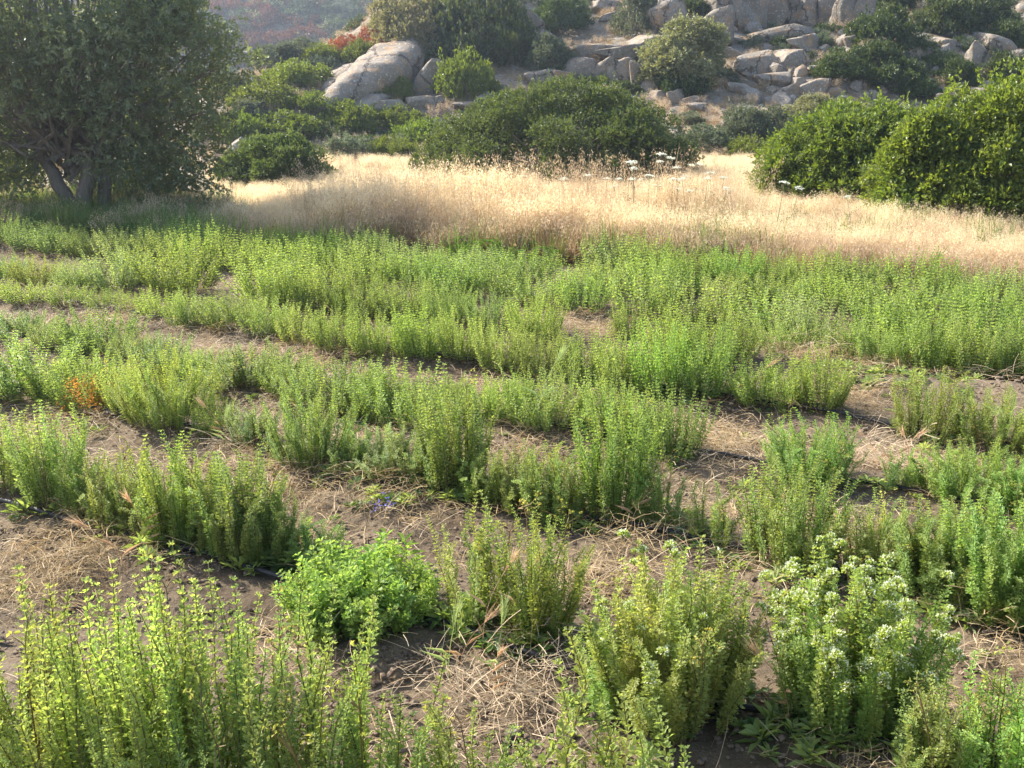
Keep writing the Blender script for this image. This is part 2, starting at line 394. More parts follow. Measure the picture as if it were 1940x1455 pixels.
def clump_mesh(name, Rr, Hh, n, nodes, leaf, ax, dense=1.):
    b = Buf()
    for i in range(n):
        u = math.sqrt(R.rand()); a = R.rand() * 2 * PI
        r = Rr * .62 * u
        hh = Hh * (1 - .33 * u ** 2) * R.uniform(.62, 1.04)
        if R.rand() < .12: hh *= 1.12
        ir = R.rand()
        stalk(b, (r * math.cos(a), r * math.sin(a), -.02), hh,   .10 + .6 * u * Rr / Hh + R.normal(0, .05), a + R.normal(0, .4), max(6, int(nodes * hh / Hh)), leaf * R.uniform(.8, 1.2), ax)
    return b.mesh(name, [M['herb'], M['stem']])
MID = [clump_mesh('herb_clump', .30, .42, 84, 22, .027, 3) for _ in range(6)]
FAR = [clump_mesh('far_clump', .32, .42, 90, 16, .032, 1) for _ in range(4)]
LOW = [clump_mesh('low_clump', .28, .26, 80, 13, .025, 2) for _ in range(3)]
def stem_meshes(n, h, nodes, leaf, ax, name='stem'):
    out = []
    for i in range(n):
        b = Buf(); stalk(b, (0, 0, -.02), h, R.uniform(-.02, .10), R.rand() * 6.28, nodes, leaf * R.uniform(.85, 1.15), ax, .0028)
        out.append(b.mesh(name, [M['herb'], M['stem']]))
    return out
STEM = stem_meshes(9, .45, 30, .0215, 6)          # slender, small leaved
STEMW = stem_meshes(7, .45, 30, .023, 8)          # leafier
STEML = stem_meshes(9, .45, 31, .0185, 7)         # loose, larger leaves
MINT = stem_meshes(6, .22, 13, .034, 5)
def bare_stem():
    b = Buf(); h = .42; t = np.linspace(0, 1, 6); bend = R.normal(0, .08)
    P = np.stack([bend * t ** 2 + R.normal(0, .006, 6) * t, R.normal(0, .008, 6) * t, h * t], 1); tube(b, P, np.linspace(.0028, .001, 6), 4, 1, R.rand())
    for k in range(7):
        q = P[R.randint(2, 6)]; a = R.rand() * 6.28; L = R.uniform(.03, .09); e = q + np.array([math.cos(a) * L * .6, math.sin(a) * L * .6, L * .7])
        tube(b, [q, (q + e) / 2 + R.normal(0, .004, 3), e], [.0014, .001, .0006], 3, 1, .7)
        leaves(b, e + R.normal(0, .006, (5, 3)), R.normal(0, 1, (5, 3)), .012, .007, R.rand(5), 0)
    return b.mesh('stem', [M['herb'], M['stem']])
BARE = [bare_stem() for _ in range(4)]
def corymb(name, r, n):
    b = Buf(); a = R.rand(n) * 2 * PI; u = np.sqrt(R.rand(n)); 
    P = np.stack([r * u * np.cos(a), r * u * np.sin(a), r * .7 * np.sqrt(1 - u * u * .9) + R.normal(0, .002, n)], 1)
    # short branches
    for k in range(5):
        aa = k * 1.256 + R.rand(); e = np.array([math.cos(aa) * r * .7, math.sin(aa) * r * .7, r * .45])
        tube(b, [np.array([0, 0, -r * .9]), e * .5 + np.array([0, 0, -r * .15]), e], [.0012, .001, .0008], 3, 1, .4)
    m = n * 2
    a2 = R.rand(m) * 2 * PI; u2 = np.sqrt(R.rand(m))
    Q = np.stack([r * u2 * np.cos(a2), r * u2 * np.sin(a2), r * (.55 * np.sqrt(1 - u2 * u2 * .9)) - R.rand(m) * r * .7], 1)
    leaves(b, Q, nrm(Q + np.array([0, 0, .01])) + R.normal(0, .3, (m, 3)), .0085, .006, .5 + .5 * R.rand(m), 0)
    leaves(b, P, nrm(P) + R.normal(0, .5, (n, 3)), R.uniform(.004, .0065, n), .005, R.rand(n), 2, .1, .6)
    return b.mesh(name, [M['herb'], M['stem'], M['petal']])
FLOWER = [corymb('flower_head', r, n) for r, n in ((.011, 30), (.015, 42), (.008, 20))]

HC = {'y': (1.0, 1.04, .92), 'g': (.98, 1., .96), 'b': (.93, 1.04, .9), 's': (1.0, 1.0, 1.25), 'm': (.86, .98, .85),
      'd': (.8, .88, .92), 'l': (1.1, 1.1, 1.05), 'o': (1.0, .97, .82)}
HN = {'y': 'yellow-green', 'g': 'mid-green', 'b': 'fresh green', 's': 'silvery green', 'm': 'bright mint-green', 'd': 'dark green', 'l': 'pale green', 'o': 'olive-green'}
def hcol(k): 
    c = np.array(HC[k]) * R.uniform(.88, 1.12) * R.uniform(.95, 1.05, 3); return tuple(c)
# px centre, px base, px width, px top, colour, stem kind, stem count; rows counted from the front
SP = {
 0: [(-40, 1560, 230, 1150, 'g', 'W', 30), (60, 1640, 240, 1190, 'g', 'L', 44), (230, 1640, 270, 1140, 'l', 'L', 56), (420, 1660, 260, 1150, 'g', 'L', 46), (560, 1700, 170, 1230, 'g', 'L', 16),
     (640, 1700, 120, 1225, 'y', 'L', 8), (720, 1720, 130, 1370, 'g', 'S', 12), (845, 1750, 170, 1345, 'y', 'S', 14), (1040, 1780, 60, 1315, 'y', 'S', 4), (960, 1780, 90, 1400, 'y', 'S', 6), (1170, 1790, 150, 1375, 'y', 'S', 14), (1295, 1800, 60, 1400, 'y', 'S', 5)],
 1: [(20, 962, 130, 790, 'l', 'S', 26), (172, 1012, 90, 880, 'y', 'S', 20), (290, 1048, 90, 905, 'g', 'S', 20), (405, 1078, 90, 930, 'y', 'S', 20), (535, 1098, 80, 940, 'g', 'S', 18), (110, 990, 130, 800, 'g', 'S', 36), (230, 1030, 130, 870, 'y', 'S', 40), (345, 1062, 150, 865, 'y', 'S', 52), (465, 1092, 150, 890, 'g', 'W', 46), (590, 1095, 130, 985, 'b', 'S', 22),
     (685, 1200, 215, 1045, 'm', 'M', 120), (900, 1222, 140, 955, 'g', 'S', 13), (1010, 1235, 190, 985, 'o', 'S', 34), (1150, 1375, 120, 1165, 'y', 'W', 11), (1275, 1392, 330, 1085, 'l', 'W', 76), (1600, 1412, 345, 1110, 'g', 'W', 78),
     (1760, 1580, 150, 1275, 'g', 'S', 26), (1890, 1600, 220, 1275, 'b', 'S', 40), (2060, 1680, 200, 1330, 'g', 'S', 26)],
 2: [(50, 768, 180, 665, 'l', 'c', 0), (180, 792, 130, 680, 'l', 'c', 0), (325, 832, 190, 695, 'y', 'S', 70), (480, 870, 90, 775, 's', 'S', 24), (590, 897, 170, 745, 'y', 'S', 52), (665, 912, 100, 830, 'y', 'S', 22), (795, 940, 90, 850, 'l', 'S', 20), (410, 845, 80, 770, 'y', 'c', 0), (250, 812, 90, 715, 'l', 'c', 0), (120, 780, 100, 690, 'g', 'c', 0), (1240, 1030, 90, 900, 'y', 'S', 18), (910, 975, 80, 860, 'y', 'S', 18), (735, 926, 130, 830, 's', 'W', 30), (860, 952, 140, 745, 'y', 'S', 44),
     (965, 990, 110, 860, 'o', 'S', 30), (1050, 1005, 130, 850, 'y', 'S', 38), (1165, 1012, 150, 775, 'b', 'S', 46), (1345, 1062, 110, 930, 'y', 'S', 12), (1500, 1102, 200, 900, 'y', 'S', 56), (1655, 1122, 150, 960, 'l', 'S', 36),
     (1780, 1165, 190, 985, 'b', 'W', 60), (1900, 1205, 210, 970, 'b', 'W', 80), (2050, 1250, 200, 990, 'b', 'W', 60)],
 3: [(35, 652, 110, 605, 'd', 'c', 0), (110, 668, 80, 625, 'g', 'c', 0), (250, 697, 80, 645, 'g', 'c', 0), (395, 728, 90, 670, 'y', 'c', 0), (555, 762, 100, 690, 'g', 'c', 0), (700, 797, 90, 712, 'y', 'c', 0), (830, 812, 90, 725, 'g', 'c', 0), (965, 828, 90, 740, 'y', 'c', 0), (1205, 872, 90, 765, 'y', 'c', 0), (1700, 950, 80, 880, 'g', 'S', 14), (190, 680, 120, 598, 'd', 'c', 0), (310, 712, 110, 645, 's', 'c', 0), (475, 742, 160, 668, 'g', 'c', 0), (640, 783, 150, 690, 'y', 'c', 0), (760, 808, 150, 700, 'g', 'c', 0), (900, 815, 130, 735, 'y', 'c', 0),
     (1030, 835, 130, 735, 'g', 'c', 0), (1140, 850, 110, 735, 'g', 'c', 0), (1268, 893, 110, 760, 'd', 'c', 0), (1530, 935, 175, 795, 'b', 'S', 62), (1830, 970, 200, 850, 'b', 'S', 64), (1960, 1000, 160, 860, 'b', 'S', 50)],
 4: [(-10, 575, 70, 548, 'y', 'l', 0), (60, 585, 80, 550, 'y', 'l', 0), (130, 592, 80, 552, 'y', 'l', 0), (200, 600, 70, 560, 'y', 'l', 0), (255, 605, 60, 568, 'l', 'l', 0), (310, 613, 80, 560, 'g', 'l', 0), (365, 625, 80, 558, 'g', 'c', 0), (440, 636, 100, 568, 'y', 'c', 0),
     (510, 648, 90, 580, 'g', 'c', 0), (580, 661, 90, 590, 'y', 'c', 0), (645, 674, 90, 592, 'y', 'c', 0), (715, 688, 90, 605, 'g', 'c', 0), (800, 696, 100, 595, 'y', 'c', 0), (880, 704, 90, 615, 'y', 'c', 0), (955, 722, 90, 625, 'g', 'c', 0),
     (1030, 735, 90, 635, 'g', 'c', 0), (1100, 745, 90, 640, 'g', 'c', 0), (1180, 757, 100, 645, 'g', 'c', 0), (1255, 767, 100, 635, 'b', 'c', 0), (1330, 775, 110, 650, 'b', 'c', 0), (1450, 790, 110, 700, 'y', 'c', 0), (1550, 800, 90, 690, 'y', 'c', 0),
     (1755, 842, 140, 690, 'y', 'S', 38), (1880, 865, 150, 745, 'y', 'S', 46), (2000, 885, 120, 760, 'g', 'c', 0)],
 5: [(10, 532, 70, 480, 'd', 'c', 0), (72, 542, 80, 485, 'o', 'c', 0), (150, 552, 80, 490, 's', 'c', 0), (225, 556, 110, 480, 's', 'c', 0), (345, 562, 130, 468, 'o', 'c', 0), (530, 590, 130, 492, 'y', 'c', 0), (620, 600, 100, 510, 'y', 'c', 0), (690, 608, 100, 535, 'o', 'c', 0),
     (770, 615, 100, 540, 'g', 'c', 0), (850, 630, 90, 555, 'g', 'c', 0), (930, 640, 80, 570, 'd', 'c', 0), (1015, 655, 90, 560, 'y', 'c', 0), (1190, 645, 60, 565, 'g', 'c', 0), (1275, 690, 110, 590, 'y', 'c', 0), (1365, 702, 110, 600, 'y', 'c', 0), (1480, 670, 90, 600, 'g', 'c', 0),
     (1570, 678, 100, 605, 'g', 'c', 0), (1660, 690, 100, 600, 'b', 'c', 0), (1750, 700, 110, 590, 'y', 'c', 0), (1840, 708, 110, 595, 'y', 'c', 0), (1930, 716, 100, 610, 'g', 'c', 0), (2030, 730, 100, 610, 'g', 'c', 0)],
}
ROWNAME = {0: 'the row along the bottom edge', 1: 'the row of the white-flowering clump', 2: 'second full row from the front', 3: 'third full row from the front',
           4: 'the long low fourth row', 5: 'fifth full row from the front', 6: 'sixth row', 7: 'seventh row', 8: 'eighth row', 9: 'ninth row', 10: 'back row beside the dry grass'}
SPECIAL = {(1, 685): 'dense cushion of bright mint-green herb left of the black hose, broader leaves',
           (1, 1600): 'bushy herb clump topped with many small white flower heads',
           (1, 1275): 'tall yellow-green herb clump left of the flowering one, few white tips',
           (1, 1150): 'thin leaning herb stems with small white tips left of the hose gap',
           (1, 900): 'sparse tall stems right of the mint-green cushion',
           (0, 230): 'large yellow-green herb clump filling the bottom left corner, tallest stems',
           (4, 1330): 'last dense clump at the near end of the long low hedge row',
           (5, 345): 'upright olive-green clump standing alone above the low row on the left'}
EXPOSED = []
def herb(row, x, y, rad, hh, ck, kind, cnt, label, flowers=0):
    z = float(Hfield(np.array(x), np.array(y))) if FX0 < x < FX1 and FY0 < y < FY1 else float(H(x, y))
    col = hcol(ck); rz = R.rand() * 6.28
    grp = 'herb clumps planted in rows'
    EXPOSED.append((x, y, rad))
    if kind in 'clf':
        pm = {'c': MID, 'l': LOW, 'f': FAR}[kind]; me = pm[R.randint(len(pm))]
        r0, h0 = {'c': (.30, .42), 'l': (.28, .26), 'f': (.32, .42)}[kind]
        o = put('herb_plant', me, (x, y, z), (0, 0, rz), (rad / r0, rad / r0 * R.uniform(.9, 1.1), hh / h0), None, col)
        tag(o, label, 'herb', grp); return o
    root = bpy.data.objects.new('herb_plant', None); C.objects.link(root); root.location = (x, y, z); root.empty_display_size = .1
    tag(root, label, 'herb', grp)
    pool = {'S': STEM, 'W': STEMW, 'L': STEML, 'M': MINT}[kind]; h0 = .22 if kind == 'M' else .45
    cnt = int(cnt * (1.35 if row else 1.2)) if cnt > 15 else cnt
    for i in range(cnt):
        u = math.sqrt((i + .5) / cnt); a = i * 2.4 + R.normal(0, .5)
        r = rad * (.55 if kind != 'M' else .8) * u
        h = hh * (1 - (.30 if kind != 'M' else .38) * u * u) * (R.uniform(.6, .95) if R.rand() < .7 else R.uniform(.9, 1.06))
        if kind == 'L': h = hh * (1 - .15 * u * u) * (R.uniform(.55, .86) if R.rand() < .72 else R.uniform(.85, 1.04))
        tilt = min(.55, math.atan(.55 * u * rad / hh)) + R.normal(0, .07)
        if kind == 'M': tilt += .25 * u
        e = Matrix.Rotation(a, 3, 'Z') @ Matrix.Rotation(tilt, 3, 'Y') @ Matrix.Rotation(R.rand() * 6.28, 3, 'Z')
        s = h / h0; sx = s if kind == 'M' else max(.8, min(1.15, s ** .5))
        c = np.array(col) * R.uniform(.8, 1.15) * np.array([R.uniform(.92, 1.12), 1, R.uniform(.9, 1.1)])
        bare = kind != 'M' and R.rand() < .07
        if bare: c = c * np.array([1.1, .85, .8])
        st = put('stem', BARE[R.randint(4)] if bare else pool[R.randint(len(pool))], (r * math.cos(a), r * math.sin(a), 0), e.to_euler(), (sx, sx, s), root, c)
        if flowers and R.rand() < flowers:
            for q in range(R.randint(1, 4)):
                f = FLOWER[R.randint(3)]
                off = (R.normal(0, .018), R.normal(0, .018)) if q else (0, 0)
                k = R.uniform(.85, 1.3) / sx
                put('flower_head', f, (off[0] / sx, off[1] / sx, (.455 if not q else R.uniform(.38, .45)) ), (R.normal(0, .2), R.normal(0, .2), R.rand() * 6), (k, k, k * sx / s), st, (.95, .95, .76))
    return root
for row, L in SP.items():
    for i, (px, by, wd, ty, ck, kd, cnt) in enumerate(sorted(L)):
        x, y = flat(px, by)
        if row == 0: x = (px - 970) / FPX * y * 1.03
        hh = height_at(ty, y + (.1 if row else 0)); hh = max(hh, .16) * 1.16
        rad = wd / 2 * y / FPX * (1.42 if kd in 'cl' else 1.45 if row > 1 or px < 620 else 1.3)
        tall = 'tall' if hh > .42 else 'low' if hh < .28 else 'middling'
        lab = SPECIAL.get((row, px), '%s %s herb clump, %s from left in %s' % (tall, HN[ck], ordinal(i), ROWNAME[row]))
        fl = .85 if (row, px) == (1, 1600) else .14 if (row, px) in ((1, 1275), (1, 1150)) else 0
        herb(row, x, y, rad, hh, ck, kd, cnt, lab, fl)
def edge_y(x): return 11.35 - .40 * x
for row in range(6, 11):
    c = ROWC[row]; L = []
    x = -6.8 + R.rand() * .3
    while x < 7:
        y = c + SL * x
        if abs(x) < .52 * y + .3 and y < edge_y(x) - .4 and not (R.rand() < .05): L.append((x, y))
        x += R.uniform(.30, .42)
    for i, (x, y) in enumerate(L):
        px = 970 + x / y * FPX
        n = vnoise(x, y, 1.6, 2) + R.normal(0, .12)
        ck = 'y' if n > .12 else 'b' if n > -.02 else 'g' if n > -.2 else 's'
        if x < -3 and y > 11.5: ck = 'g' if R.rand() < .6 else 'd'
        hh = (.40 + .16 * vnoise(x, y, 1.1, 3) + R.normal(0, .03)) * (1.0 if x < 1.5 else .9) * (1 - .25 * (row >= 9))
        herb(row, x + R.normal(0, .05), y + R.normal(0, .08), R.uniform(.27, .36), max(.22, hh * 1.0), ck, 'f', 0,
             '%s herb clump, %s from left in the %s' % (HN[ck], ordinal(i), ROWNAME[row]))

# ---------------------------------------------------------------- dry grass
def oat_tuft(n, h, spread, mats, head=True, w=.0035, mi_h=0):
    b = Buf()
    for i in range(n):
        a = R.rand() * 6.28; u = math.sqrt(R.rand()); base = np.array([math.cos(a), math.sin(a), 0]) * u * spread
        hh = h * R.uniform(.55, 1.05); d = np.array([math.cos(a + R.normal(0, 1)), math.sin(a + R.normal(0, 1)), 0]); ln = R.uniform(.05, .3) * hh
        t = np.linspace(0, 1, 5); P = base + d * (ln * t ** 1.8)[:, None] + np.array([0, 0, 1.]) * (hh * (t - .06 * t * t))[:, None]
        s = nrm(np.cross(d, [0, 0, 1])) if R.rand() < .5 else d
        W = w * np.array([1, .9, .7, .5, .3])
        V = np.concatenate([P + s * W[:, None] / 2, P - s * W[:, None] / 2]); F = []
        for k in range(4): F += [(k, k + 1, k + 6), (k, k + 6, k + 5)]
        tt = R.rand() * .5; b.add(V, F, 0, tt)
        if head and R.rand() < .75:
            m = R.randint(10, 18); ts = R.uniform(.66, 1, m)
            Q = np.stack([np.interp(ts, t, P[:, k]) for k in range(3)], 1)
            aa = R.rand(m) * 6.28; rr = (1.05 - ts) * .12 + .008
            Q = Q + np.stack([np.cos(aa) * rr, np.sin(aa) * rr, R.normal(0, .01, m)], 1)
            leaves(b, Q, np.stack([np.cos(aa) * .5, np.sin(aa) * .5, -.8 + 0 * aa], 1) + R.normal(0, .3, (m, 3)), R.uniform(.018, .032, m), .008, R.rand(m) * .4 + .6, 0)
        if R.rand() < .6:      # leaf blades
            k = R.uniform(.1, .5); q = base + np.array([0, 0, hh * k]); aa = R.rand() * 6.28
            leaves(b, [q], [[math.cos(aa), math.sin(aa), R.uniform(.2, 1.5)]], R.uniform(.1, .22), w * 1.6, [R.rand()], 0, .1, .3, .3)
    return b.mesh('tuft', mats)
OAT = [oat_tuft(46, .74, .17, [M['oat']]) for _ in range(5)]
OATT = [oat_tuft(4, 1.05, .14, [M['straw']], True, .005) for _ in range(3)]
OATS = [oat_tuft(50, .42, .17, [M['straw']], True, .004) for _ in range(3)]
OATR = [oat_tuft(50, .36, .17, [M['straw_red']], False, .005) for _ in range(3)]
GREENT = [oat_tuft(40, .42, .18, [M['weed']], False, .006) for _ in range(2)]
PX, RX, SX, IX = [], [], [], []
n = 0
while n < 9900:
    y = 8.3 + 24 * R.rand() ** 1.7; x = R.uniform(-.66, .66) * y
    e = edge_y(x) + .18 * vnoise(x, 0, .6, 4)
    if y < e + .05: continue
    px = 970 + x / y * FPX
    if px < 400 and R.rand() < .98: continue
    hs = np.interp(px, [150, 330, 420, 650, 800, 1150, 1300, 1450, 1600, 1940], [.4, .48, .6, .88, .88, .8, .72, .58, .52, .48]) * (1 if y < 14 else .72 if y < 17 else .5) * (1.12 + .55 * vnoise(x, y, 1.3, 1) + .5 * vnoise(x, y, .45, 4))
    front = y < e + .55
    if vnoise(x, y, .8, 2) + .6 * vnoise(x, y, .3, 3) > .42: continue
    r = R.rand()
    if front: k = 8 + R.randint(3) if r < .6 else 5 + R.randint(3); s = min(1.3, hs * 1.25)
    elif r < np.interp(px, [900, 1400, 1940], [.78, .6, .25]): k = R.randint(5); s = hs
    else: k = 5 + R.randint(3); s = hs * 1.35
    PX.append((x, y, float(H(x, y)) - .01)); RX.append((R.normal(0, .09), R.normal(0, .09), R.rand() * 6.28)); SX.append(s * R.uniform(.85, 1.12)); IX.append(k); n += 1
for _ in range(900):     # pale stand behind, between the bushes
    y = R.uniform(17, 29); x = y * (R.uniform(1290, 1470) - 970) / FPX
    PX.append((x, y, float(H(x, y)))); RX.append((0, 0, R.rand() * 6.28)); SX.append(R.uniform(.4, .6)); IX.append(R.randint(5))
for _ in range(900):     # taller oat stems standing up against the round bush
    px = R.uniform(560, 1420); y = R.uniform(11.6, 14.5); x = (px - 970) / FPX * y
    if y < edge_y(x) + .3: continue
    PX.append((x, y, float(H(x, y)))); RX.append((R.normal(0, .1), R.normal(0, .1), R.rand() * 6.28)); SX.append(R.uniform(.6, 1.1)); IX.append(11 + R.randint(3))
scatter('dry_grass', PX, RX, SX, IX, OAT + OATS + OATR + OATT, 'tall bleached wild oat grass glowing behind the herb field', 'grass')
PX, RX, SX, IX = [], [], [], []
for _ in range(1500):     # weedy verge below the tree
    px = R.uniform(-60, 480) ** 1.0; y = R.uniform(11.4, 16.8); x = (px - 970) / FPX * y
    if y < edge_y(x) - .2 or px > 330 and R.rand() < (px - 330) / 150: continue
    r = R.rand(); k = R.randint(2) if r < .8 else 2 + R.randint(3) if r < .93 else 5 + R.randint(3)
    PX.append((x, y, float(H(x, y)))); RX.append((R.normal(0, .1), R.normal(0, .1), R.rand() * 6)); SX.append(R.uniform(.6, 1.25)); IX.append(k)
scatter('verge_weeds', PX, RX, SX, IX, GREENT + OATS + OATR, 'mixed green and dry weeds on the verge under the tree', 'weeds')
PX, RX, SX, IX = [], [], [], []
for _ in range(4000):    # thin dry grass on the hillside
    y = R.uniform(27, 62); x = R.uniform(-.55, .55) * y
    if vnoise(x, y, 3.2, 5) < -.1: continue
    PX.append((x, y, float(H(x, y)) - .03)); RX.append((0, 0, R.rand() * 6)); SX.append(R.uniform(.5, 1.1)); IX.append(R.randint(6))
scatter('hillside_grass', PX, RX, SX, IX, OATS + OATR, 'thin brown dry grass between the hillside rocks', 'grass')

# ---------------------------------------------------------------- straw litter, clods, weeds on the soil
def straw_wad(n, spread, mats, flatn=.25, ln=(.03, .13)):
    b = Buf()
    for i in range(n):
        a = R.rand() * 6.28; q = np.array([R.normal(0, spread), R.normal(0, spread), R.uniform(.0, .035)])
        L = R.uniform(*ln); d = nrm(np.array([math.cos(a), math.sin(a), R.normal(0, flatn)])); c = R.normal(0, .16)
        sd = nrm(np.cross(d, [0, 0, 1])); t = np.linspace(-.5, .5, 4)
        P = q + d * (L * t)[:, None] + sd * (c * L * t * t)[:, None] + np.array([0, 0, 1.]) * (.02 - L * .25 * t * t)[:, None]
        P[:, 2] = np.maximum(P[:, 2], -.004)
        w = R.uniform(.0008, .0024)
        s2 = nrm(sd + np.array([0, 0, R.normal(0, .5)]))
        V = np.concatenate([P + s2 * w / 2, P - s2 * w / 2]); F = []
        for k in range(3): F += [(k, k + 1, k + 5), (k, k + 5, k + 4)]
        b.add(V, F, 0, R.rand())
    return b.mesh('straw', mats)
WADS = [straw_wad(34, .085, [M['straw']]) for _ in range(3)] + [straw_wad(40, .08, [M['straw_red']]) for _ in range(3)] + [straw_wad(14, .12, [M['straw']], .15, (.08, .26)) for _ in range(2)]
PX, RX, SX, IX = [], [], [], []
n = 0
while n < 2800:
    y = 1.4 + 12 * R.rand() ** 1.35; x = R.uniform(-.66, .66) * y
    c = y - SL * x; ph = abs(((c - 2.99) / 1.165 + .5) % 1 - .5) * 2      # 0 on a row, 1 between rows
    den = .06 + 1.9 * max(0, vnoise(x, y, .7, 5) - .02) + .25 * ph * (y > 4)
    if y < 3.4: den *= .3
    if x < 0 and y > 4.5: den *= 1.6
    if R.rand() > den: continue
    r = R.rand(); k = R.randint(3) if r < .3 else 3 + R.randint(3) if r < .75 else 6 + R.randint(2)
    PX.append((x, y, float(Hfield(np.array(x), np.array(y))) + .002)); RX.append((R.normal(0, .12), R.normal(0, .12), R.rand() * 6.28)); SX.append(R.uniform(.7, 1.25)); IX.append(k); n += 1
def heap(px, py, rr, cnt, ks, s=(.8, 1.2)):
    cx, cy = flat(px, py)
    for _ in range(cnt):
        x, y = cx + R.normal(0, rr), cy + R.normal(0, rr)
        PX.append((x, y, float(Hfield(np.array(x), np.array(y))) + R.uniform(0, .03))); RX.append((R.normal(0, .3), R.normal(0, .3), R.rand() * 6.28)); SX.append(R.uniform(*s)); IX.append(ks[R.randint(len(ks))])
heap(960, 1330, .10, 20, [0, 1, 2, 6]); heap(1690, 890, .14, 40, [0, 1, 2]); heap(1360, 860, .2, 40, [3, 4, 5, 0]); heap(1480, 690, .25, 50, [3, 4, 1]); heap(1110, 632, .2, 36, [3, 4, 1])
heap(560, 1250, .12, 14, [3, 4, 0]); heap(1160, 1110, .16, 24, [3, 4, 0]); heap(1880, 1260, .12, 14, [3, 0]); heap(230, 1090, .2, 36, [3, 4, 5]); heap(60, 1110, .15, 22, [3, 4]); heap(500, 900, .14, 20, [0, 3]); heap(620, 1060, .1, 8, [3])
heap(450, 650, .45, 70, [1, 3, 4, 0]); heap(640, 690, .35, 50, [1, 3, 4]); heap(200, 620, .4, 50, [0, 3, 4]); heap(1640, 700, .3, 40, [3, 4, 5]); heap(1640, 790, .2, 30, [3, 4, 1]); heap(700, 950, .2, 24, [3, 5]); heap(1000, 880, .12, 16, [0, 3])
scatter('straw_litter', PX, RX, SX, IX, WADS, 'dry straw and cut stems strewn over the soil between rows', 'straw')
def clods(n, spread, smin, smax, mt):
    b = Buf()
    for i in range(n):
        bm = bmesh.new(); bmesh.ops.create_icosphere(bm, subdivisions=1, radius=1)
        V = np.array([v.co[:] for v in bm.verts]); F = np.array([[v.index for v in f.verts] for f in bm.faces]); bm.free()
        V = V * R.uniform(.7, 1.2, (len(V), 1)) * R.uniform(smin, smax) * np.array([1, R.uniform(.7, 1.1), .7])
        b.add(V + np.array([R.normal(0, spread), R.normal(0, spread), 0]), F, 0, R.rand())
    return b.mesh('clods', [mt])
CL = [clods(16, .07, .003, .012, M['clod']) for _ in range(4)] + [clods(5, .07, .008, .02, M['clod'])]
PX, RX, SX, IX = [], [], [], []
for _ in range(2800):
    y = 1.4 + 8 * R.rand() ** 1.5; x = R.uniform(-.66, .66) * y
    PX.append((x, y, float(Hfield(np.array(x), np.array(y))))); RX.append((0, 0, R.rand() * 6.28)); SX.append(R.uniform(.6, 1.3)); IX.append(R.choice(5, p=[.23, .23, .23, .23, .08]))
scatter('soil_clods', PX, RX, SX, IX, CL, 'crumbs and small clods of brown soil', 'soil')
def rosette(n, L, W, up, m):
    b = Buf(); a = np.arange(n) * 2.4 + R.normal(0, .2, n); u = np.linspace(.3, 1, n)
    D = np.stack([np.cos(a), np.sin(a), up * (1.3 - u) + R.normal(0, .1, n)], 1)
    leaves_up(b, np.zeros((n, 3)) + np.array([0, 0, 1.]) * (.01 + (1 - u) * L * .5)[:, None], D, [0, 0, 1], L * u ** .3 * R.uniform(.8, 1.1, n), W, R.rand(n), 0, .15, .55, .12)
    return b.mesh('rosette', [m])
SR = [rosette(9, .035, .014, .5, M['weed']) for _ in range(3)] + [rosette(14, .05, .012, .9, M['herb']) for _ in range(2)]
PX, RX, SX, IX = [], [], [], []
for _ in range(1500):
    y = 1.6 + 8 * R.rand() ** 1.4; x = R.uniform(-.55, .55) * y
    c = y - SL * x; ph = abs(((c - 2.99) / 1.165 + .5) % 1 - .5) * 2
    if vnoise(x, y, .5, 4) < .06 + .25 * ph: continue
    PX.append((x, y, float(Hfield(np.array(x), np.array(y))))); RX.append((R.normal(0, .2), R.normal(0, .2), R.rand() * 6.28)); SX.append(R.uniform(.6, 1.5)); IX.append(R.randint(5))
for (ex, ey, er) in EXPOSED:
    if ey > 6.2: continue
    for _ in range(7):
        a = R.rand() * 6.28; x, y = ex + math.cos(a) * er * R.uniform(.5, 1.15), ey + math.sin(a) * er * R.uniform(.4, 1.0)
        PX.append((x, y, float(Hfield(np.array(x), np.array(y))))); RX.append((R.normal(0, .25), R.normal(0, .25), R.rand() * 6.28)); SX.append(R.uniform(.6, 1.7)); IX.append(3 + R.randint(2) if R.rand() < .7 else R.randint(3))
def weeds_at(px, py, rr, cnt, s=(.7, 1.6)):
    cx, cy = flat(px, py)
    for _ in range(cnt):
        x, y = cx + R.normal(0, rr), cy + R.normal(0, rr * .7)
        PX.append((x, y, float(Hfield(np.array(x), np.array(y))))); RX.append((R.normal(0, .2), R.normal(0, .2), R.rand() * 6.28)); SX.append(R.uniform(*s)); IX.append(R.randint(5))
weeds_at(1290, 1010, .14, 60); weeds_at(510, 1100, .07, 34); weeds_at(870, 1215, .06, 26); weeds_at(1540, 1440, .1, 60); weeds_at(1660, 735, .3, 90); weeds_at(1000, 1240, .1, 40); weeds_at(740, 970, .08, 16)
scatter('ground_weeds', PX, RX, SX, IX, SR, 'small green weeds scattered on the soil', 'weeds')

